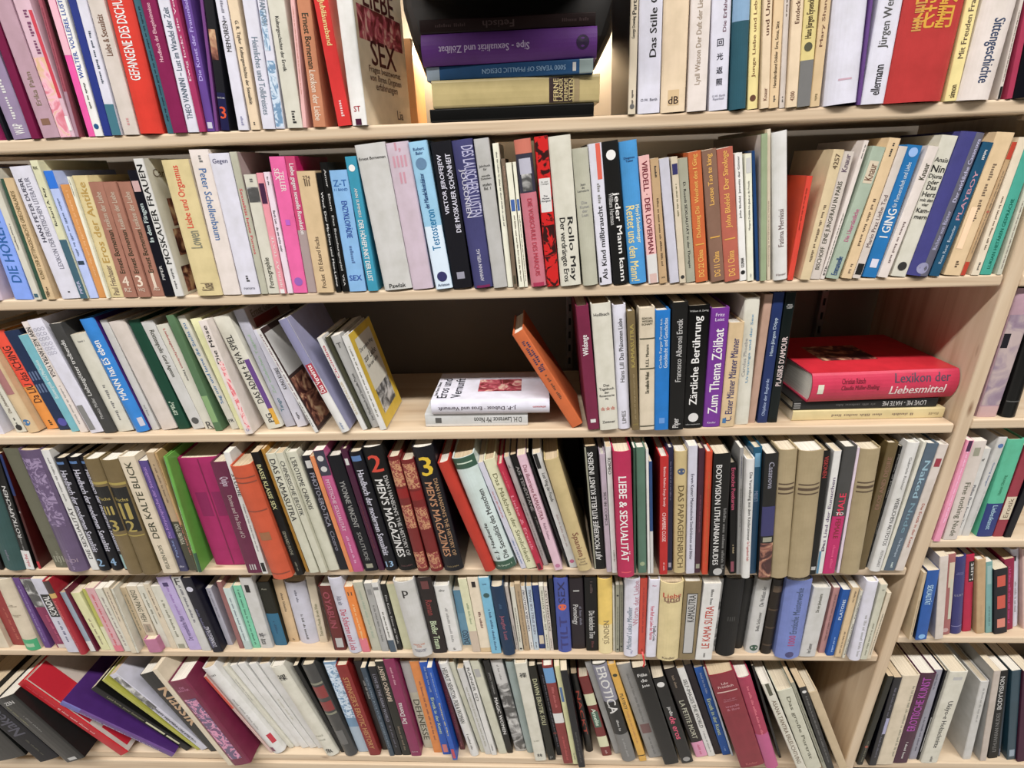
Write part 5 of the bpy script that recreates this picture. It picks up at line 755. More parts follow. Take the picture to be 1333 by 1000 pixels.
(-0.07, 0.0172, -1.405, -8.87, 0, 0.0285, 0.332, 0.2191, 'bbb', 's', 'b2-76 photo;b76-100 ccc;x80-96 888', 'grey photographic book cover beside a black one on the bottom shelf', 'books on the bottom shelf'),
(-0.0406, 0.0159, -1.405, -7.76, 0, 0.0206, 0.3307, 0.2183, '9aa', 'r', '', 'grey hardback between light grey and cream ones, 41st from left on bottom shelf', 'books on the bottom shelf'),
(-0.0192, -0.0059, -1.405, -7.02, 0, 0.0284, 0.3484, 0.23, 'd8d6ca', 's', 'h89*60 222 裸;h22*50 887 LUST;h6*50 333 林', 'cream book with a black brush character, near the middle of the bottom shelf', 'books on the bottom shelf'),
(0.0144, -0.0037, -1.405, -7.76, 0, 0.0188, 0.3375, 0.2228, '15150a', 's', 'd88-40*55 bb9 DAWN EROTIK SOLI;h3*40 777 P', 'dark brown hardback titled DAWN EROTIK SOLI on the bottom shelf', 'books on the bottom shelf'),
(0.0368, 0.0085, -1.405, -8.23, 0, 0.0148, 0.3297, 0.2176, '0a0a15', 'p', 'x10-90 778;o26 833', 'slim black paperback between dark brown and dark red ones, 44th from left on bottom shelf', 'books on the bottom shelf'),
(0.0527, -0.0115, -1.405, -8.29, 0, 0.0235, 0.3496, 0.2307, '833', 's', 'b84-98 69c;b44-54 ddd;x60-80 b66;x4-30 b55', 'dark red hardback between black and pale yellow ones, 45th from left on bottom shelf', 'books on the bottom shelf'),
(0.0771, -0.0127, -1.405, -7.78, 0, 0.012, 0.3509, 0.2316, 'dda', 'p', 'q66-80@40*50 57a;x5-12 776', 'slim pale yellow paperback between dark red and black ones, 46th from left on bottom shelf', 'books on the bottom shelf'),
(0.0904, -0.0208, -1.405, -7.87, 0, 0.016, 0.3465, 0.2287, '0a0a15', 'p', 'x6-40 555', 'slim black paperback between pale yellow and black ones, 47th from left on bottom shelf', 'books on the bottom shelf'),
(0.1123, 0.02, -1.405, -8.88, 0, 0.0181, 0.2864, 0.189, '0a0a0a', 'r', 'd80-24*48 b43 NACKT', 'black hardback titled NACKT on the bottom shelf', 'books on the bottom shelf'),
(0.1528, 0.0086, -1.405, -13.1, 0, 0.0245, 0.2914, 0.1923, '722', 's', 'b66-80 ddb;b12-26 ddb;q38-58*70 465;d62-40*40 ded Amelie;x3-8 caa', 'dark red hardback titled Amelie on the bottom shelf', 'books on the bottom shelf'),
(0.1853, 0.0142, -1.405, -14.35, 0, 0.0159, 0.3401, 0.2245, 'aaa', 'p', '', 'slim light grey paperback between dark red and black ones, 50th from left on bottom shelf', 'books on the bottom shelf'),
(0.2024, -0.0008, -1.405, -14.32, 0, 0.035, 0.3516, 0.232, '1f1f1f', 'r', 'b64-100 889;b0-30 777;d98-52*60 ddd EROTICA;x34-46 bbb;x6-26 999', 'thick black hardback titled EROTICA on the bottom shelf', 'books on the bottom shelf'),
(0.2454, -0.0035, -1.405, -15.31, 0, 0.0177, 0.3532, 0.2331, 'da4', 's', 'd72-56*45 332 PLAYBOY;o90 332;x20-54 b85;q6-7*96 1f150a', 'yellow spined magazine volume on the bottom shelf', 'books on the bottom shelf'),
(0.2715, 0.0053, -1.405, -16.45, 0, 0.0322, 0.3441, 0.2271, '999', 'p', 'q28-38*70 755;x40-92 777;x4-24 777', 'grey paperback between yellow and black ones, 53rd from left on bottom shelf', 'books on the bottom shelf'),
(0.3061, -0.0108, -1.405, -16.51, 0, 0.0361, 0.3536, 0.2334, '0a0a0a', 's', 'h93*60 ddd Fille;h88*40 ddd de;h83*50 ddd Joie', 'thick black hardback titled Fille on the bottom shelf', 'books on the bottom shelf'),
(0.35, -0.0068, -1.405, -17.49, 0, 0.0291, 0.3158, 0.2084, '0a0a0a', 's', 'd68-58*35 ddd jardin;d57-30*50 d57 de eros;o93 ddd;o5 999;K 151515', 'black hardback titled de eros on the bottom shelf', 'books on the bottom shelf'),
(0.3894, 0.0088, -1.405, -18.87, 0, 0.0295, 0.3288, 0.217, '150a0a', 's', 'b0-18 d9b;d66-22*40 bba LA PETITE MORT;x80-94 876;x3-15 b57', 'black hardback titled LA PETITE MORT on the bottom shelf', 'books on the bottom shelf'),
(0.4212, 0.0109, -1.405, -18.87, 0, 0.0174, 0.3311, 0.2185, 'ddd', 'p', 'd88-34*50 444 SELF-IMAGES THE WORLD;x5-30 999', 'white paperback titled SELF-IMAGES THE WORLD on the bottom shelf', 'books on the bottom shelf'),
(0.4402, 0.0163, -1.405, -18.7, 0, 0.0164, 0.3358, 0.2216, '1f151f', 'p', '', 'black paperback between white and blue ones, 58th from left on bottom shelf', 'books on the bottom shelf'),
(0.4582, 0.0149, -1.405, -18.34, 0, 0.0196, 0.3277, 0.2163, '15a', 'p', 'd66-24*45 cda Erotik in der Kunst;x72-94 9ac;x5-10 9be', 'blue art book beside a big maroon volume on the bottom shelf', 'books on the bottom shelf'),
(0.4799, 0.0135, -1.405, -18.41, 0, 0.0046, 0.3299, 0.2177, 'cde', 'p', '', 'thin white paperback between blue and dark red ones, 60th from left on bottom shelf', 'books on the bottom shelf'),
(0.4929, -0.0154, -1.405, -19.64, 0, 0.0574, 0.3436, 0.2268, '823', 's', 'h89*60 dbb Lilo/Fröhlich;q82-83*80 d8bab4;h74*55 b78 Frauen der/Jahrhundert-;h66*55 b78 wende/& ihre;h4*50 b66 Kiefer', 'broad maroon hardback with pink lines of print on the bottom shelf', 'books on the bottom shelf'),
(0.5545, -0.0134, -1.405, -19.51, 0, 0.0305, 0.3358, 0.2216, 'a35', 'r', 'b0-40 b58;x40-92 d78', 'crimson hardback between dark red and black ones, 62nd from left on bottom shelf', 'books on the bottom shelf'),
(0.5965, 0.0103, -1.405, -19.36, 0, 0.0062, 0.3444, 0.2273, '0a0a0a', 's', '', 'thin black hardback between crimson and cream ones, 63rd from left on bottom shelf', 'books on the bottom shelf'),
(0.6294, -0.0187, -1.405, -23.59, 0, 0.021, 0.3293, 0.2173, 'd8d6ca', 's', 'd82-8*45 765 ASANA TANTRA ERLEUCHTUNG;h94*40 554 1', 'cream hardback titled ASANA TANTRA ERLEUCHTUNG on the bottom shelf', 'books on the bottom shelf'),
(0.653, -0.0183, -1.405, -22.89, 0, 0.0343, 0.3031, 0.2001, 'ccb', 's', 'd92-14*30 665 Das große Porträt', 'cream hardback titled Das große Porträt on the bottom shelf', 'books on the bottom shelf'),
(0.6933, -0.0176, -1.405, -23.29, 0, 0.008, 0.3329, 0.2197, '998', 'p', 'x10-90 443', 'thin grey green paperback between cream and black ones, 66th from left on bottom shelf', 'books on the bottom shelf'),
(0.7027, -0.0175, -1.405, -22.46, 0, 0.0159, 0.314, 0.2072, '1f1f1f', 'p', 'x10-90 777;o95 ddd', 'slim black paperback between grey green and peach ones, 67th from left on bottom shelf', 'books on the bottom shelf'),
(0.7318, -0.017, -1.405, -24.44, 0, 0.0196, 0.301, 0.1987, 'c8b494', 's', '', 'light wooden slipcase leaning before the upright on the bottom shelf', 'books on the bottom shelf'),
(0.7923, 0.0116, -0.4478, -1.07, 0, 0.0342, 0.2341, 0.1545, 'b9a', 's', 'b0-9 caa;q10-81*92 mauvepic;q56-67@20*30 15151f', 'mauve photographic book in the right bookcase', 'books on the right bookcase upper shelf'),
(0.8339, 0.0103, -0.4478, -2.61, 0, 0.0243, 0.2338, 0.1543, '151515', 'r', 'q13-14*96 555', 'black rounded volume beside the mauve photographic book', 'books on the right bookcase upper shelf'),
(0.7809, -0.0019, -0.7156, -0.43, 0, 0.0118, 0.227, 0.1498, 'e9b', 'p', 'x20-90 fce;q90-100@50*60 424', 'slim pink paperback beside a pale pink one, 1st from left on right bookcase middle shelf', 'books on the right bookcase middle shelf'),
(0.8012, 0.0028, -0.7156, -2.45, 0, 0.0265, 0.2227, 0.147, 'd6ccc6', 'p', 'd60-4*50 665 Fine nothing Nude;q86-94*40 998', 'pale pink paperback titled Fine nothing Nude on the right bookcase middle shelf', 'books on the right bookcase middle shelf'),
(0.8283, 0.0149, -0.7156, -0.82, 0, 0.0165, 0.2, 0.132, 'ddd', 'p', 'd60-10*38 445 Philipp Eber: Frauen Zone;h88*30 333 tf', 'white book between pale pink and light grey ones, 3rd from left, right bookcase middle shelf', 'books on the right bookcase middle shelf'),
(0.8454, 0.0148, -0.7154, 0.72, 0, 0.0156, 0.2236, 0.1475, 'ccc', 's', 'd76-52*25 57a Georg Sanger;x10-50@70 bbb;o92 57a', 'light grey book between white and mint green ones, 4th from left, right bookcase middle shelf', 'books on the right bookcase middle shelf'),
(0.8729, 0.0122, -0.7156, -2.23, 0, 0.0302, 0.2199, 0.1451, '5b9', 's', 'b0-36 237;u45-65*25 386 Helmut Oberang;d34-8*30 acd Liebeskunst', 'mint green hardback titled Liebeskunst on the right bookcase middle shelf', 'books on the right bookcase middle shelf'),
(0.9037, 0.012, -0.7156, -1.43, 0, 0.019, 0.2059, 0.1359, '934', 'p', 'q20-46*96 d9ccb6;u22-44*45 765 Erotik', 'dark red paperback titled Erotik on the right bookcase middle shelf', 'books on the right bookcase middle shelf'),
(0.9233, 0.0094, -0.7156, -0.01, 0, 0.0134, 0.1727, 0.114, '0a0a15', 'p', '', 'slim black paperback beside a dark red one, 7th from left on right bookcase middle shelf', 'books on the right bookcase middle shelf'),
(0.7949, -0.0064, -0.9762, -5.02, 0, 0.0063, 0.1857, 0.1225, 'c8b494', 'p', 'x8-60 765', 'thin peach paperback beside a blue one, 1st from left on right bookcase lower shelf', 'books on the right bookcase lower shelf'),
(0.8089, -0.007, -0.9762, -7.21, 0, 0.0226, 0.1924, 0.127, '15a', 'p', 'd80-52*60 bde SEXUALITÄT;o5 8be;K 124', 'blue paperback titled SEXUALITÄT on the right bookcase lower shelf', 'books on the right bookcase lower shelf'),
(0.8513, -0.0049, -0.9762, -12.67, 0, 0.016, 0.2299, 0.1517, 'd6ccc6', 'p', 'K 99a', 'pale pink paperback between blue and rose ones, 3rd from left on right bookcase lower shelf', 'books on the right bookcase lower shelf'),
(0.8683, 0.006, -0.9762, -12.5, 0, 0.0205, 0.2254, 0.1488, 'a66', 'p', 'q60-90@70*50 d9ccb6;q20-70@80*30 ccb;o6 caa', 'rose paperback between pale pink and navy ones, 4th from left on right bookcase lower shelf', 'books on the right bookcase lower shelf'),
(0.8935, 0.0116, -0.9762, -13.44, 0, 0.0237, 0.2157, 0.1424, '337', 'r', 'h80*60 88b Grosse/Klassiker;h52*70 99a LUST;q10-11*90 88b', 'navy hardback between rose and crimson ones, 5th from left on right bookcase lower shelf', 'books on the right bookcase lower shelf'),
(0.9225, 0.0154, -0.9762, -14.46, 0, 0.0182, 0.2168, 0.1431, 'b14', 's', 'q66-92@70*60 151515;u68-90*40@70 ddd Lust;x20-60@90 702', 'crimson hardback titled Lust on the right bookcase lower shelf', 'books on the right bookcase lower shelf'),
(0.9482, 0.0101, -0.9762, -16.14, 0, 0.0173, 0.2104, 0.1389, 'c4a47c', 's', 'x10-40 b97', 'tan hardback between crimson and grey green ones, 7th from left on right bookcase lower shelf', 'books on the right bookcase lower shelf'),
(0.9694, 0.012, -0.9762, -16.83, 0, 0.0129, 0.2037, 0.1345, '7aa', 'p', 'q70-95*60 9bb;x10-40 577', 'slim grey green book between tan and black ones, 8th from left, right bookcase lower shelf', 'books on the right bookcase lower shelf'),
(0.9846, 0.0085, -0.9762, -17.14, 0, 0.0257, 0.1867, 0.1232, '15151f', 'p', 'q74-90*60 c54;q40-60*60 c54;q10-24*60 d87', 'black paperback between grey green and crimson ones, 9th from left on right bookcase lower shelf', 'books on the right bookcase lower shelf'),
(1.0122, 0.0196, -0.9762, -16.95, 0, 0.0191, 0.2042, 0.1348, '914', 'p', 'x10-90 c48', 'crimson paperback between black and white ones, 10th from left on right bookcase lower shelf', 'books on the right bookcase lower shelf'),
(1.0343, 0.0309, -0.9762, -17.35, 0, 0.0162, 0.2225, 0.1468, 'dde', 'r', 'x20-60 888;q86-92@40*30 15151f', 'white hardback between crimson and pale pink ones, 11th from left on right bookcase lower shelf', 'books on the right bookcase lower shelf'),
(1.0561, 0.0236, -0.9762, -18.34, 0, 0.0143, 0.2302, 0.152, 'd8bab4', 'p', '', 'slim pale pink paperback beside a white one, 12th from left on right bookcase lower shelf', 'books on the right bookcase lower shelf'),
(0.7786, -0.0061, -1.4, 0.07, 0, 0.0129, 0.3112, 0.2054, '1f1f15', 'p', 'x4-30 776;o22 a54', 'slim dark brown paperback beside a black one, 1st from left on right bookcase bottom shelf', 'books on the right bookcase bottom shelf'),
(0.8052, -0.0073, -1.4, -2.37, 0, 0.0177, 0.3088, 0.2038, '0a0a15', 'p', 'x10-90 667;q38-56@70*40 aac', 'black paperback between dark brown and cream ones, 2nd from left on right bookcase bottom shelf', 'books on the right bookcase bottom shelf'),
(0.8255, -0.0038, -1.4, -2.74, 0, 0.0399, 0.3112, 0.2054, 'd9ccb6', 's', 'x10-90@80 887', 'cream hardback between black and purple ones, bottom of the right bookcase', 'books on the right bookcase bottom shelf'),
(0.8661, 0.0001, -1.4, -2.51, 0, 0.0363, 0.3133, 0.2068, '413', 's', 'u38-96*50 a4a EROTISCHE KUNST;x6-26 ccc', 'thick maroon hardback titled EROTISCHE KUNST on the right bookcase bottom shelf', 'books on the right bookcase bottom shelf'),
(0.9116, 0.009, -1.4, -4.08, 0, 0.0185, 0.314, 0.2073, '99a', 'p', 'x10-50 556;x80-96 667', 'blue grey paperback between maroon and black ones, 5th from left on right bookcase bottom shelf', 'books on the right bookcase bottom shelf'),
(0.9307, 0.0077, -1.4, -3.32, 0, 0.0046, 0.3135, 0.2069, '0a0a15', 'p', 'q10-50@40*40 bbb', 'thin black book between blue grey and cream ones, 6th from left, right bookcase bottom shelf', 'books on the right bookcase bottom shelf'),
(0.9359, 0.0012, -1.4, -3.32, 0, 0.0388, 0.3175, 0.2095, 'd8d6ca', 's', 'd70-18*36 333 Ukiyo-e Holzschnitte;q92-95*50 bbb;x2-8 555', 'thick cream hardback titled Ukiyo-e Holzschnitte on the right bookcase bottom shelf', 'books on the right bookcase bottom shelf'),
(1.0426, 0.011, -1.4, -8.14, 0, 0.019, 0.2769, 0.1828, 'ccc', 's', 'x50-92 999;K bbb', 'grey white book showing its pale side cover in the right bookcase', 'books on the right bookcase bottom shelf'),
(1.0807, 0.0067, -1.4, -11.37, 0, 0.0141, 0.3195, 0.2109, 'c4b8b0', 'p', 'K aaa', 'light grey book between light grey and black ones, 9th from left, right bookcase bottom shelf', 'books on the right bookcase bottom shelf'),
(1.1057, 0.0136, -1.4, -13.16, 0, 0.0212, 0.3129, 0.2065, '151515', 'p', 'u8-54*40 777 LITHUANIAN NUDES;u58-94*45 ccc BODYVISION', 'dark twin of the lithuanian nudes album, in the right bookcase', 'books on the right bookcase bottom shelf'),
(1.133, 0.019, -1.4, -14.05, 0, 0.0046, 0.3097, 0.2044, '345', 'p', 'q2-10*60 778', 'dark grey book between black and dark grey ones, 11th from left, right bookcase bottom shelf', 'books on the right bookcase bottom shelf'),
(1.1481, 0.011, -1.4, -15.78, 0, 0.0195, 0.321, 0.2119, '245', 'p', 'q4-12*60 9ab', 'dark grey book between dark grey and maroon ones, 12th from left, right bookcase bottom shelf', 'books on the right bookcase bottom shelf'),
(1.169, 0.0065, -1.4, -15.77, 0, 0.0217, 0.3266, 0.2155, '413', 'p', '', 'maroon paperback beside a dark grey one, 13th from left on right bookcase bottom shelf', 'books on the right bookcase bottom shelf'),
(0.0909, 0.0, 0.0626, -90, 0, 0.0169, 0.2414, 0.15, '111', 's', '', 'flat black book at the bottom of the stack on the top shelf', 'books lying flat in stacks'),
(0.0989, 0.003, 0.0801, -90, 1, 0.0361, 0.2434, 0.16, 'ba7', 's', 'q16-30*90 322;h26*80 cb8 FERNE;h23*80 cb8 LÄNDER;h20*80 cb8 FREMDE;h17*80 cb8 SITTEN;q12-15*90 986', 'flat tan cloth book with a dark title block in the top stack', 'books lying flat in stacks'),
(0.0882, -0.004, 0.1168, -90, -3, 0.0179, 0.2406, 0.15, '258', 'p', 'u16-66*34 9bd 5000 YEARS OF PHALLIC DESIGN;b0-8 9aa;b92-100 abc;q10-12*60 ddd', 'flat blue book lying slightly askew in the top stack', 'books lying flat in stacks'),
(0.0928, 0.0, 0.1354, -90, -1, 0.0385, 0.2477, 0.16, '638', 'r', 'u38-90*30 cbd Sipe - Sexualität und Zölibat;o8 324', 'thick flat purple book in the stack on the top shelf', 'books lying flat in stacks'),
(0.0911, 0.006, 0.1744, -90, 0.5, 0.0173, 0.2463, 0.15, '211', 's', 'u46-64*50 544 Fetisch;x4-20 433;x74-92 433', 'flat black book on top of the stack beneath the dark lamp', 'books lying flat in stacks'),
(-0.0173, 0.0166, -0.4553, -90, 0, 0.0272, 0.1943, 0.125, 'cccfd2', 'p', 'u6-52*40 444 D.H. Lawrence: Mr Noon;q84-90*40 555;q0-100@12*22 ddd', 'flat white paperback at the bottom of the two book stack', 'books lying flat in stacks'),
(0.0237, 0.0136, -0.4275, -90, 0, 0.0287, 0.2199, 0.135, 'dde', 'r', 'u28-94*34 323 J.-P. Dubost · Eros und Vernunft;u3-14*14 b44 athenaum;R24-62@50*44 redpic;RT92@42*70 334 Eros und;RT80@42*70 334 Vernunft;RT98@40*50 555 Jean Pierre Dubost', 'flat white hardback titled Eros und Vernunft atop another white book', 'books lying flat in stacks'),
(0.4714, 0.0209, -0.4354, 90, 1, 0.0199, 0.2733, 0.17, 'dc9', 'p', 'x26-60 876;x66-80 876;x90-97 a97', 'flat pale yellow book at the bottom of the stack under the red lexicon', 'books lying flat in stacks'),
(0.4695, 0.0229, -0.4162, 90, 1.5, 0.0186, 0.2611, 0.16, '222', 's', 'd92-62*50 bbb LOVE ME - HATE ME;h3*60 999 III;x30-58 555', 'flat black book sandwiched between pale yellow and red lexicon', 'books lying flat in stacks'),
(0.4899, 0.0169, -0.3601, 90, 3, 0.0555, 0.2616, 0.2, 'c35', 'r', 'u56-94*30@22 545 Lexikon der;u54-92*30@62 edd Liebesmittel;u20-46*20@50 723 Claudia Müller-Ebeling;u20-36*18@26 723 Christian Rätsch;q4-8@50*32 ddc;K c23;l20-60@50*40 skin', 'big red hardback titled Lexikon der Liebesmittel lying flat', 'books lying flat in stacks'),
(-0.9246, -0.004, -1.0327, -4, 0, 0.0313, 0.0403, 0.018, 'b79', 's', '', 'small mauve booklet standing in front of cream paperbacks on fifth shelf', 'books on the fifth shelf'),
(-0.2248, 0.2, 0.0622, 0, 0, 0.0167, 0.1467, 0.09, 'b85', 'p', '', 'slim brown book standing far back left of the lamp', 'books on the top shelf'),
]


FONT_CACHE = {}


def text_shapes(strings, across):
    """outline every distinct line of lettering once"""
    todo = [s for s in strings if s not in FONT_CACHE]
    obs = []
    for s in todo:
        cu = bpy.data.curves.new('lettering', 'FONT')
        cu.body = s
        cu.size = 1.0
        cu.resolution_u = 2
        cu.offset = 0.0
        cu.fill_mode = 'FRONT' if 'FRONT' in cu.bl_rna.properties['fill_mode'].enum_items.keys() else 'BOTH'
        ob = bpy.data.objects.new('lettering', cu)
        col.objects.link(ob)
        obs.append(ob)
    bpy.context.view_layer.update()
    dg = bpy.context.evaluated_depsgraph_get()
    for s, ob in zip(todo, obs):
        me = bpy.data.meshes.new_from_object(ob.evaluated_get(dg))
        bm = bmesh.new()
        bm.from_mesh(me)
        bpy.data.meshes.remove(me)
        if bm.verts:                            # sliced so that the letters can follow a rounded spine
            ys = [q.co.y for q in bm.verts]
            xs_ = [q.co.x for q in bm.verts]
            cuts = [((0, c, 0), (0, 1, 0)) for c in (min(ys) + (max(ys) - min(ys)) * k / 6 for k in range(1, 6))]
            if s in across:
                n = 7 if len(s) < 3 else 9
                cuts = [((c, 0, 0), (1, 0, 0)) for c in (min(xs_) + (max(xs_) - min(xs_)) * k / n for k in range(1, n))]
            for co, no in cuts:
                bmesh.ops.bisect_plane(bm, geom=bm.verts[:] + bm.edges[:] + bm.faces[:], plane_co=co, plane_no=no)
        bm.verts.index_update()
        v = [(p.co.x, p.co.y) for p in bm.verts]
        f = [tuple(q.index for q in fc.verts) for fc in bm.faces]
        bm.free()
        if not v:
            v, f = [(0, 0), (1, 0), (1, .7)], [(0, 1, 2)]
        n0 = len(v)                             # bold: the outline doubled with a hair's shift
        v = [(x - 0.017, y) for x, y in v] + [(x + 0.017, y + 0.012) for x, y in v]
        f = f + [tuple(i + n0 for i in q) for q in f]
        x0 = min(p[0] for p in v)
        x1 = max(p[0] for p in v)
        y0 = min(p[1] for p in v)
        y1 = max(p[1] for p in v)
        FONT_CACHE[s] = (v, f, x0, x1, y0, y1)
    for ob in obs:
        cu = ob.data
        bpy.data.objects.remove(ob)
        bpy.data.curves.remove(cu)


ITEM = re.compile(r'^(RT|LT|[udxbqohRl])(\d+)(?:-(\d+))?((?:[@*]\d+)*)\s+(\S+)\s*(.*)$')


def parse(items):
    res = []
    for it in items.split(';'):
        it = it.strip()
        if not it:
            continue
        if it[0] in 'CK' and it[1] == ' ':
            res.append((it[0], 0, 0, 50, 50, it[2:].strip(), ''))
            continue
        m = ITEM.match(it)
        if not m:
            print('BAD ITEM', it)
            continue
        kind, a, b, mods, colr, txt = m.groups()
        at = re.search(r'@(\d+)', mods)
        sz = re.search(r'\*(\d+)', mods)
        dflt = {'u': 50, 'd': 50, 'x': 26, 'q': 70, 'h': 70, 'R': 60, 'RT': 60, 'LT': 60, 'l': 60}.get(kind, 50)
        res.append((kind, int(a) / 100, int(b) / 100 if b else None, int(at[1]) / 100 if at else 0.5,
                    int(sz[1]) / 100 if sz else dflt / 100, colr, txt.strip()))
    return res


PARSED = [parse(b[10]) for b in BOOKS]
want = set()
across = set()
for its in PARSED:
    for it in its:
        if it[0] in ('u', 'd', 'RT', 'LT') and it[6]:
            want.add(it[6])
        if it[0] == 'h':
            lines = [w.strip() for w in it[6].split('/') if w.strip()]
            want.update(lines)
            across.update(lines)
text_shapes(sorted(want), across)


def profile(kind, t):
    """depth of the spine surface as a function of the position across it"""
    bulge = {'r': 0.17, 's': 0.035, 'p': 0.02}[kind] * min(t, 0.05)
    crn = {'r': 0.0012, 's': 0.0014, 'p': 0.0007}[kind]
    crn = min(crn, t * 0.2)

    def f(x):
        q = 2 * x / t - 1
        y = -bulge * (1 - q * q)
        e = abs(q) - 0.82
        if e > 0:
            y += crn * (e / 0.18) ** 2
        return y
    if kind == 'r':
        qs = [-1, -.94, -.86, -.7, -.5, -.25, 0, .25, .5, .7, .86, .94, 1]
    else:
        qs = [-1, -.93, -.82, -.4, 0, .4, .82, .93, 1]
    return f, [(q + 1) / 2 * t for q in qs]


def strip_on_spine(f, xs, x0, x1, z0, z1, eps):
    pts = [x0] + [x for x in xs if x0 + 1e-5 < x < x1 - 1e-5] + [x1]
    v, fc = [], []
    for x in pts:
        v.append((x, f(x) - eps, z0))
        v.append((x, f(x) - eps, z1))
    for k in range(len(pts) - 1):
        fc.append((2 * k, 2 * k + 2, 2 * k + 3, 2 * k + 1))
    return v, fc


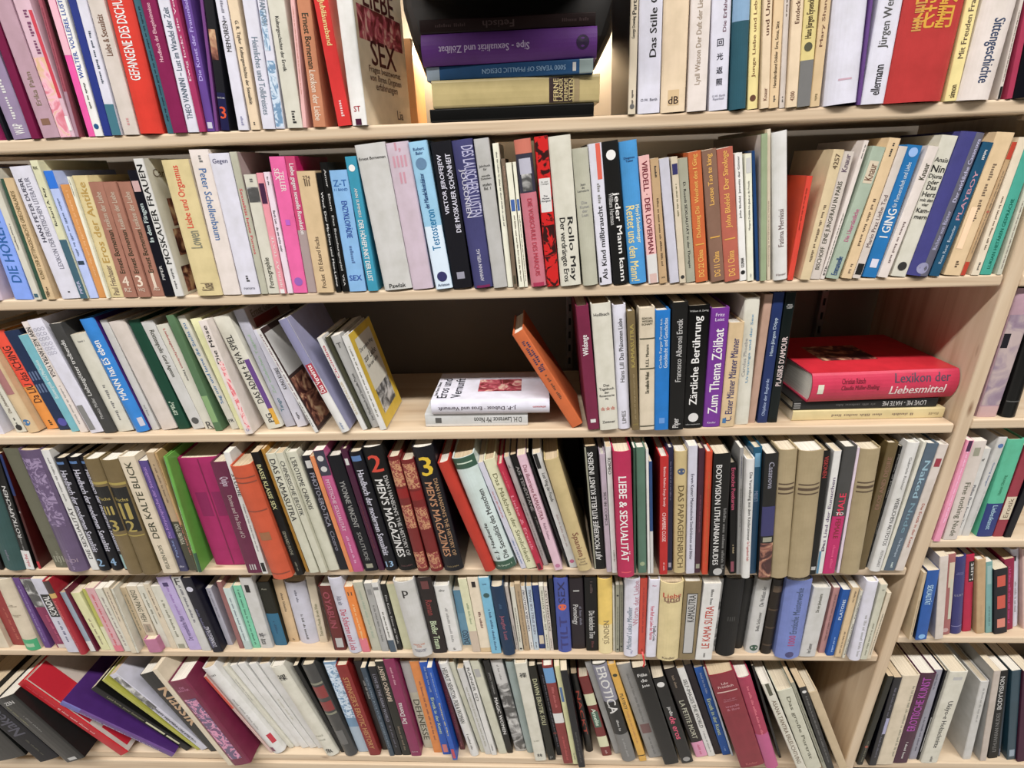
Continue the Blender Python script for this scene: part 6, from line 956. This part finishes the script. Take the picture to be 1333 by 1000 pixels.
def make_book(idx, spec, its):
    X, Y, Z, ang, yaw, t, h, d, colr, kind, _i, label, group = spec
    rnd = random.Random(idx * 31 + 5)
    hard = kind != 'p'
    root = empty('hardback_book' if hard else 'paperback_book', (X, Y, Z), label, 'hardback' if hard else 'paperback', group)
    root.rotation_mode = 'XYZ'
    root.rotation_euler = (Matrix.Rotation(math.radians(yaw), 3, 'Z') @ Matrix.Rotation(math.radians(ang), 3, 'Y')).to_euler('XYZ')
    w = min(0.0022 if hard else 0.0006, t * 0.2)
    f, xs = profile(kind, t)
    cloth = kind == 'r' and rnd.random() < 0.35
    cov = paper(colr, rnd.choice((0.28, 0.36, 0.45, 0.55)), cloth)
    # --- cover: spine and two boards as one folded sheet
    outer = [(0, d)] + [(x, f(x)) for x in xs] + [(t, d)]
    inner = [(w, d)] + [(min(max(x, w), t - w), f(x) + w) for x in xs] + [(t - w, d)]
    n = len(outer)
    v = [(x, y, 0) for x, y in outer] + [(x, y, h) for x, y in outer] + [(x, y, 0) for x, y in inner] + [(x, y, h) for x, y in inner]
    fc = []
    for k in range(n - 1):
        fc.append((k, k + 1, n + k + 1, n + k))
        fc.append((2 * n + k + 1, 2 * n + k, 3 * n + k, 3 * n + k + 1))
        fc.append((n + k, n + k + 1, 3 * n + k + 1, 3 * n + k))
        fc.append((k + 1, k, 2 * n + k, 2 * n + k + 1))
    for k in (0, n - 1):
        q = (k, n + k, 3 * n + k, 2 * n + k)
        fc.append(q if k == 0 else q[::-1])
    mesh_obj('cover', v, fc, cov, root)
    # --- pages
    gap = 0.0035 if hard else 0.0004
    gap = min(gap, h * 0.1)
    yb = 0.001 if not hard else 0.002
    mesh_obj('pages', *box(w + 0.0001, t - w - 0.0001, yb, d - gap, gap, h - gap), pages_mat(rnd.choice((0, 0, 1, 1, 2))), root)
    # --- print
    for k, (ik, a, b, at, sz, ic, txt) in enumerate(its):
        eps = 0.00018 + 0.00006 * k
        if ik == 'b':
            z0, z1 = max(a, 0.001) * h, min(b, 0.999) * h
            mesh_obj('colour_band', *strip_on_spine(f, xs, 0.0, t, z0, z1, eps), ink(ic), root)
        elif ik == 'q':
            b = b if b else a + 0.02
            x0, x1 = max(0.02, at - sz / 2) * t, min(0.98, at + sz / 2) * t
            mesh_obj('printed_panel', *strip_on_spine(f, xs, x0, x1, max(a, .002) * h, min(b, 0.998) * h, eps), ink(ic), root)
        elif ik == 'o':
            r = min(t * 0.30, 0.009)
            vv = [(at * t, f(at * t) - eps, a * h)]
            for s in range(16):
                x = at * t + r * math.cos(s * PI / 8)
                vv.append((x, f(x) - eps, a * h + r * math.sin(s * PI / 8)))
            mesh_obj('emblem', vv, [(0, s + 1, (s + 1) % 16 + 1) for s in range(16)], ink(ic), root)
        elif ik == 'x':                         # print too small to read: word-like rows of strokes
            lo, hi = min(a, b) * h, min(max(a, b), 0.985) * h
            S = max(min(sz * t, 0.006), 0.0014)
            z = lo
            vv, ff = [], []
            while z < hi:
                for _ in range(rnd.randint(3, 9)):
                    wd = S * rnd.uniform(0.28, 0.5)
                    if z + wd > hi:
                        break
                    hh = S * rnd.choice((0.6, 0.62, 0.9))
                    x0, x1 = at * t - S * 0.3, at * t - S * 0.3 + hh
                    b0 = len(vv)
                    for (xx, zz) in ((x0, z), (x1, z), (x1, z + wd), (x0, z + wd)):
                        vv.append((xx, f(xx) - eps, zz))
                    ff.append((b0, b0 + 1, b0 + 2, b0 + 3))
                    z += wd + S * 0.22
                z += S * 0.7
            if ff:
                mesh_obj('small_print', vv, ff, ink(ic), root)
        elif ik in 'ud' and txt:
            tv, tf, x0, x1, y0, y1 = FONT_CACHE[txt]
            S = sz * t
            za, zb = a * h, min(b, 0.985 if b <= 1 else b) * h
            cx = at * t
            sx = (zb - za) / (x1 - x0)
            sy = S / max(y1 - y0, 0.3)
            sg = -1 if ik == 'u' else 1
            vv = []
            for (px, py) in tv:
                x = cx + sg * (py - (y0 + y1) / 2) * sy
                x = min(max(x, 0.01 * t), 0.99 * t)
                z = min(za + (px - x0) * sx, h * 0.997)
                vv.append((x, f(x) - eps, z))
            mesh_obj('title', vv, tf, ink(ic), root)
        elif ik == 'h' and txt:
            lines = [s.strip() for s in txt.split('/') if s.strip()]
            wmax = max(FONT_CACHE[s][3] - FONT_CACHE[s][2] for s in lines)
            sc = sz * t / wmax
            sc = min(sc, 0.11 * h / 0.7 if len(lines) > 1 or wmax > 1.2 else 0.14 * h / 0.7)
            vv, ff = [], []
            zc = a * h + (len(lines) - 1) * sc * 0.5
            for s in lines:
                tv, tf, x0, x1, y0, y1 = FONT_CACHE[s]
                b0 = len(vv)
                for (px, py) in tv:
                    x = at * t + (px - (x0 + x1) / 2) * sc
                    vv.append((x, f(min(max(x, 0), t)) - eps, min(max(zc + (py - 0.35) * sc, 0.0005), h - 0.0005)))
                ff += [tuple(i + b0 for i in q) for q in tf]
                zc -= sc * 1.0
            mesh_obj('title', vv, ff, ink(ic), root)
        elif ik in 'CK':
            x = t + 0.00015 if ik == 'C' else -0.00015
            vv = [(x, 0.002, 0.0005), (x, d, 0.0005), (x, d, h - 0.0005), (x, 0.002, h - 0.0005)]
            mesh_obj('cover_side', vv, [(0, 1, 2, 3) if ik == 'C' else (3, 2, 1, 0)], paper(ic, 0.35), root)
        elif ik in ('R', 'l'):
            x = t + 0.0002 + 0.00004 * k if ik == 'R' else -0.0002 - 0.00004 * k
            y0, y1 = max(0.02, at - sz / 2) * d, min(0.98, at + sz / 2) * d
            vv = [(x, y0, a * h), (x, y1, a * h), (x, y1, b * h), (x, y0, b * h)]
            mesh_obj('cover_picture', vv, [(0, 1, 2, 3) if ik == 'R' else (3, 2, 1, 0)], ink(ic), root)
        elif ik == 'RT' and txt:
            tv, tf, x0, x1, y0, y1 = FONT_CACHE[txt]
            sc = sz * d / (x1 - x0)
            x = t + 0.0003 + 0.00004 * k
            vv = [(x, min(max(at * d + (px - (x0 + x1) / 2) * sc, 0.001), d), min(max(a * h + (py - 0.35) * sc, 0), h)) for px, py in tv]
            mesh_obj('cover_title', vv, tf, ink(ic), root)
    return root


for i, spec in enumerate(BOOKS):
    rt = make_book(i, spec, PARSED[i])
    if 'red ribbon hanging' in spec[11]:        # silk marker dangling over the shelf edge
        t = spec[5]
        pts = [(0.45, 0.004, 0.010), (0.52, -0.006, 0.003), (0.60, -0.010, -0.006), (0.66, -0.011, -0.016), (0.52, -0.011, -0.026), (0.42, -0.011, -0.032)]
        v, fcs = [], []
        for (u, y, z) in pts:
            v += [(u * t, y, z), (u * t + 0.0035, y - 0.0006, z)]
        for k in range(len(pts) - 1):
            fcs.append((2 * k, 2 * k + 1, 2 * k + 3, 2 * k + 2))
        rb = mesh_obj('ribbon', v, fcs, ink('c33'), rt)
        so = rb.modifiers.new('thickness', 'SOLIDIFY')
        so.thickness = 0.0005

# ------------------------------------------------------------------ dark lamp behind the flat stack
lamp = empty('lamp', (0.0, 0.22, 0.0625), 'black tapered lamp hood glowing behind the stack on the top shelf', 'lamp')
(hx0, hx1, hz1), (hb0, hb1, hz0) = HOOD
hv = []
for (x0, x1, z, y0, y1) in ((hb0, hb1, hz0, 0.185, 0.225), ((hb0 * .45 + hx0 * .55), (hb1 * .45 + hx1 * .55), (hz0 + hz1) / 2 - 0.004, 0.180, 0.235), (hx0, hx1 - 0.002, hz1, 0.182, 0.245), (hx0, hx1 - 0.002, hz1 + 0.03, 0.182, 0.25)):
    r = 0.018
    for (cx, cy, s) in ((x1 - r, y1 - r, 0), (x0 + r, y1 - r, 1), (x0 + r, y0 + r, 2), (x1 - r, y0 + r, 3)):
        for k in range(4):
            tt = (s + k / 3) * PI / 2
            hv.append((cx + r * math.cos(tt), cy + r * math.sin(tt), z))
hf = []
for s in range(3):
    for k in range(16):
        hf.append((s * 16 + k, s * 16 + (k + 1) % 16, (s + 1) * 16 + (k + 1) % 16, (s + 1) * 16 + k))
hf.append(tuple(range(15, -1, -1)))
hf.append(tuple(range(48, 64)))
pm = Matrix.Translation(-Vector(lamp.location))
hood = mesh_obj('hood', hv, hf, plain('hood_black', (0.012, 0.010, 0.009), 0.6), lamp)
hood.matrix_parent_inverse = pm
cxm = (hb0 + hb1) / 2
can = mesh_obj('canopy', *bevel_box(hx0 + 0.035, hx1 - 0.070, -0.10, 0.20, hz1 + 0.012, hz1 + 0.05, 0.006, 2), plain('hood_black', (0, 0, 0)), lamp)  # unseen slab above the frame, added to keep the strip light off the stack
can.matrix_parent_inverse = pm
st = mesh_obj('stem', *bevel_box(cxm - 0.012, cxm + 0.012, 0.195, 0.215, 0.0624, hz0 + 0.002, 0.004, 2, 'z'), plain('hood_black', (0, 0, 0)), lamp)
st.matrix_parent_inverse = pm
glow, nt, N, L, p = new_mat('bulb_glow')
p.inputs['Emission Color'].default_value = (1.0, 0.80, 0.55, 1)
p.inputs['Emission Strength'].default_value = 420.0
for bxp in (hb0 * 0.5 + hx0 * 0.5 + 0.030, hb1 * 0.5 + hx1 * 0.5 - 0.030):
    vv, ff = [], []
    for a in range(9):
        for b in range(12):
            th, ph = PI * a / 8, 2 * PI * b / 12
            vv.append((bxp + 0.016 * math.sin(th) * math.cos(ph), 0.272 + 0.016 * math.sin(th) * math.sin(ph), hz0 + 0.060 + 0.016 * math.cos(th)))
    for a in range(8):
        for b in range(12):
            ff.append((a * 12 + b, (a + 1) * 12 + b, (a + 1) * 12 + (b + 1) % 12, a * 12 + (b + 1) % 12))
    bo = mesh_obj('bulb', vv, ff, glow, lamp, True)
    bo.matrix_parent_inverse = pm
    arm = mesh_obj('bulb_holder', *bevel_box(bxp - 0.004, bxp + 0.004, 0.215, 0.262, hz0 + 0.056, hz0 + 0.064, 0.002, 2, 'z'), plain('hood_black', (0, 0, 0)), lamp)
    arm.matrix_parent_inverse = pm
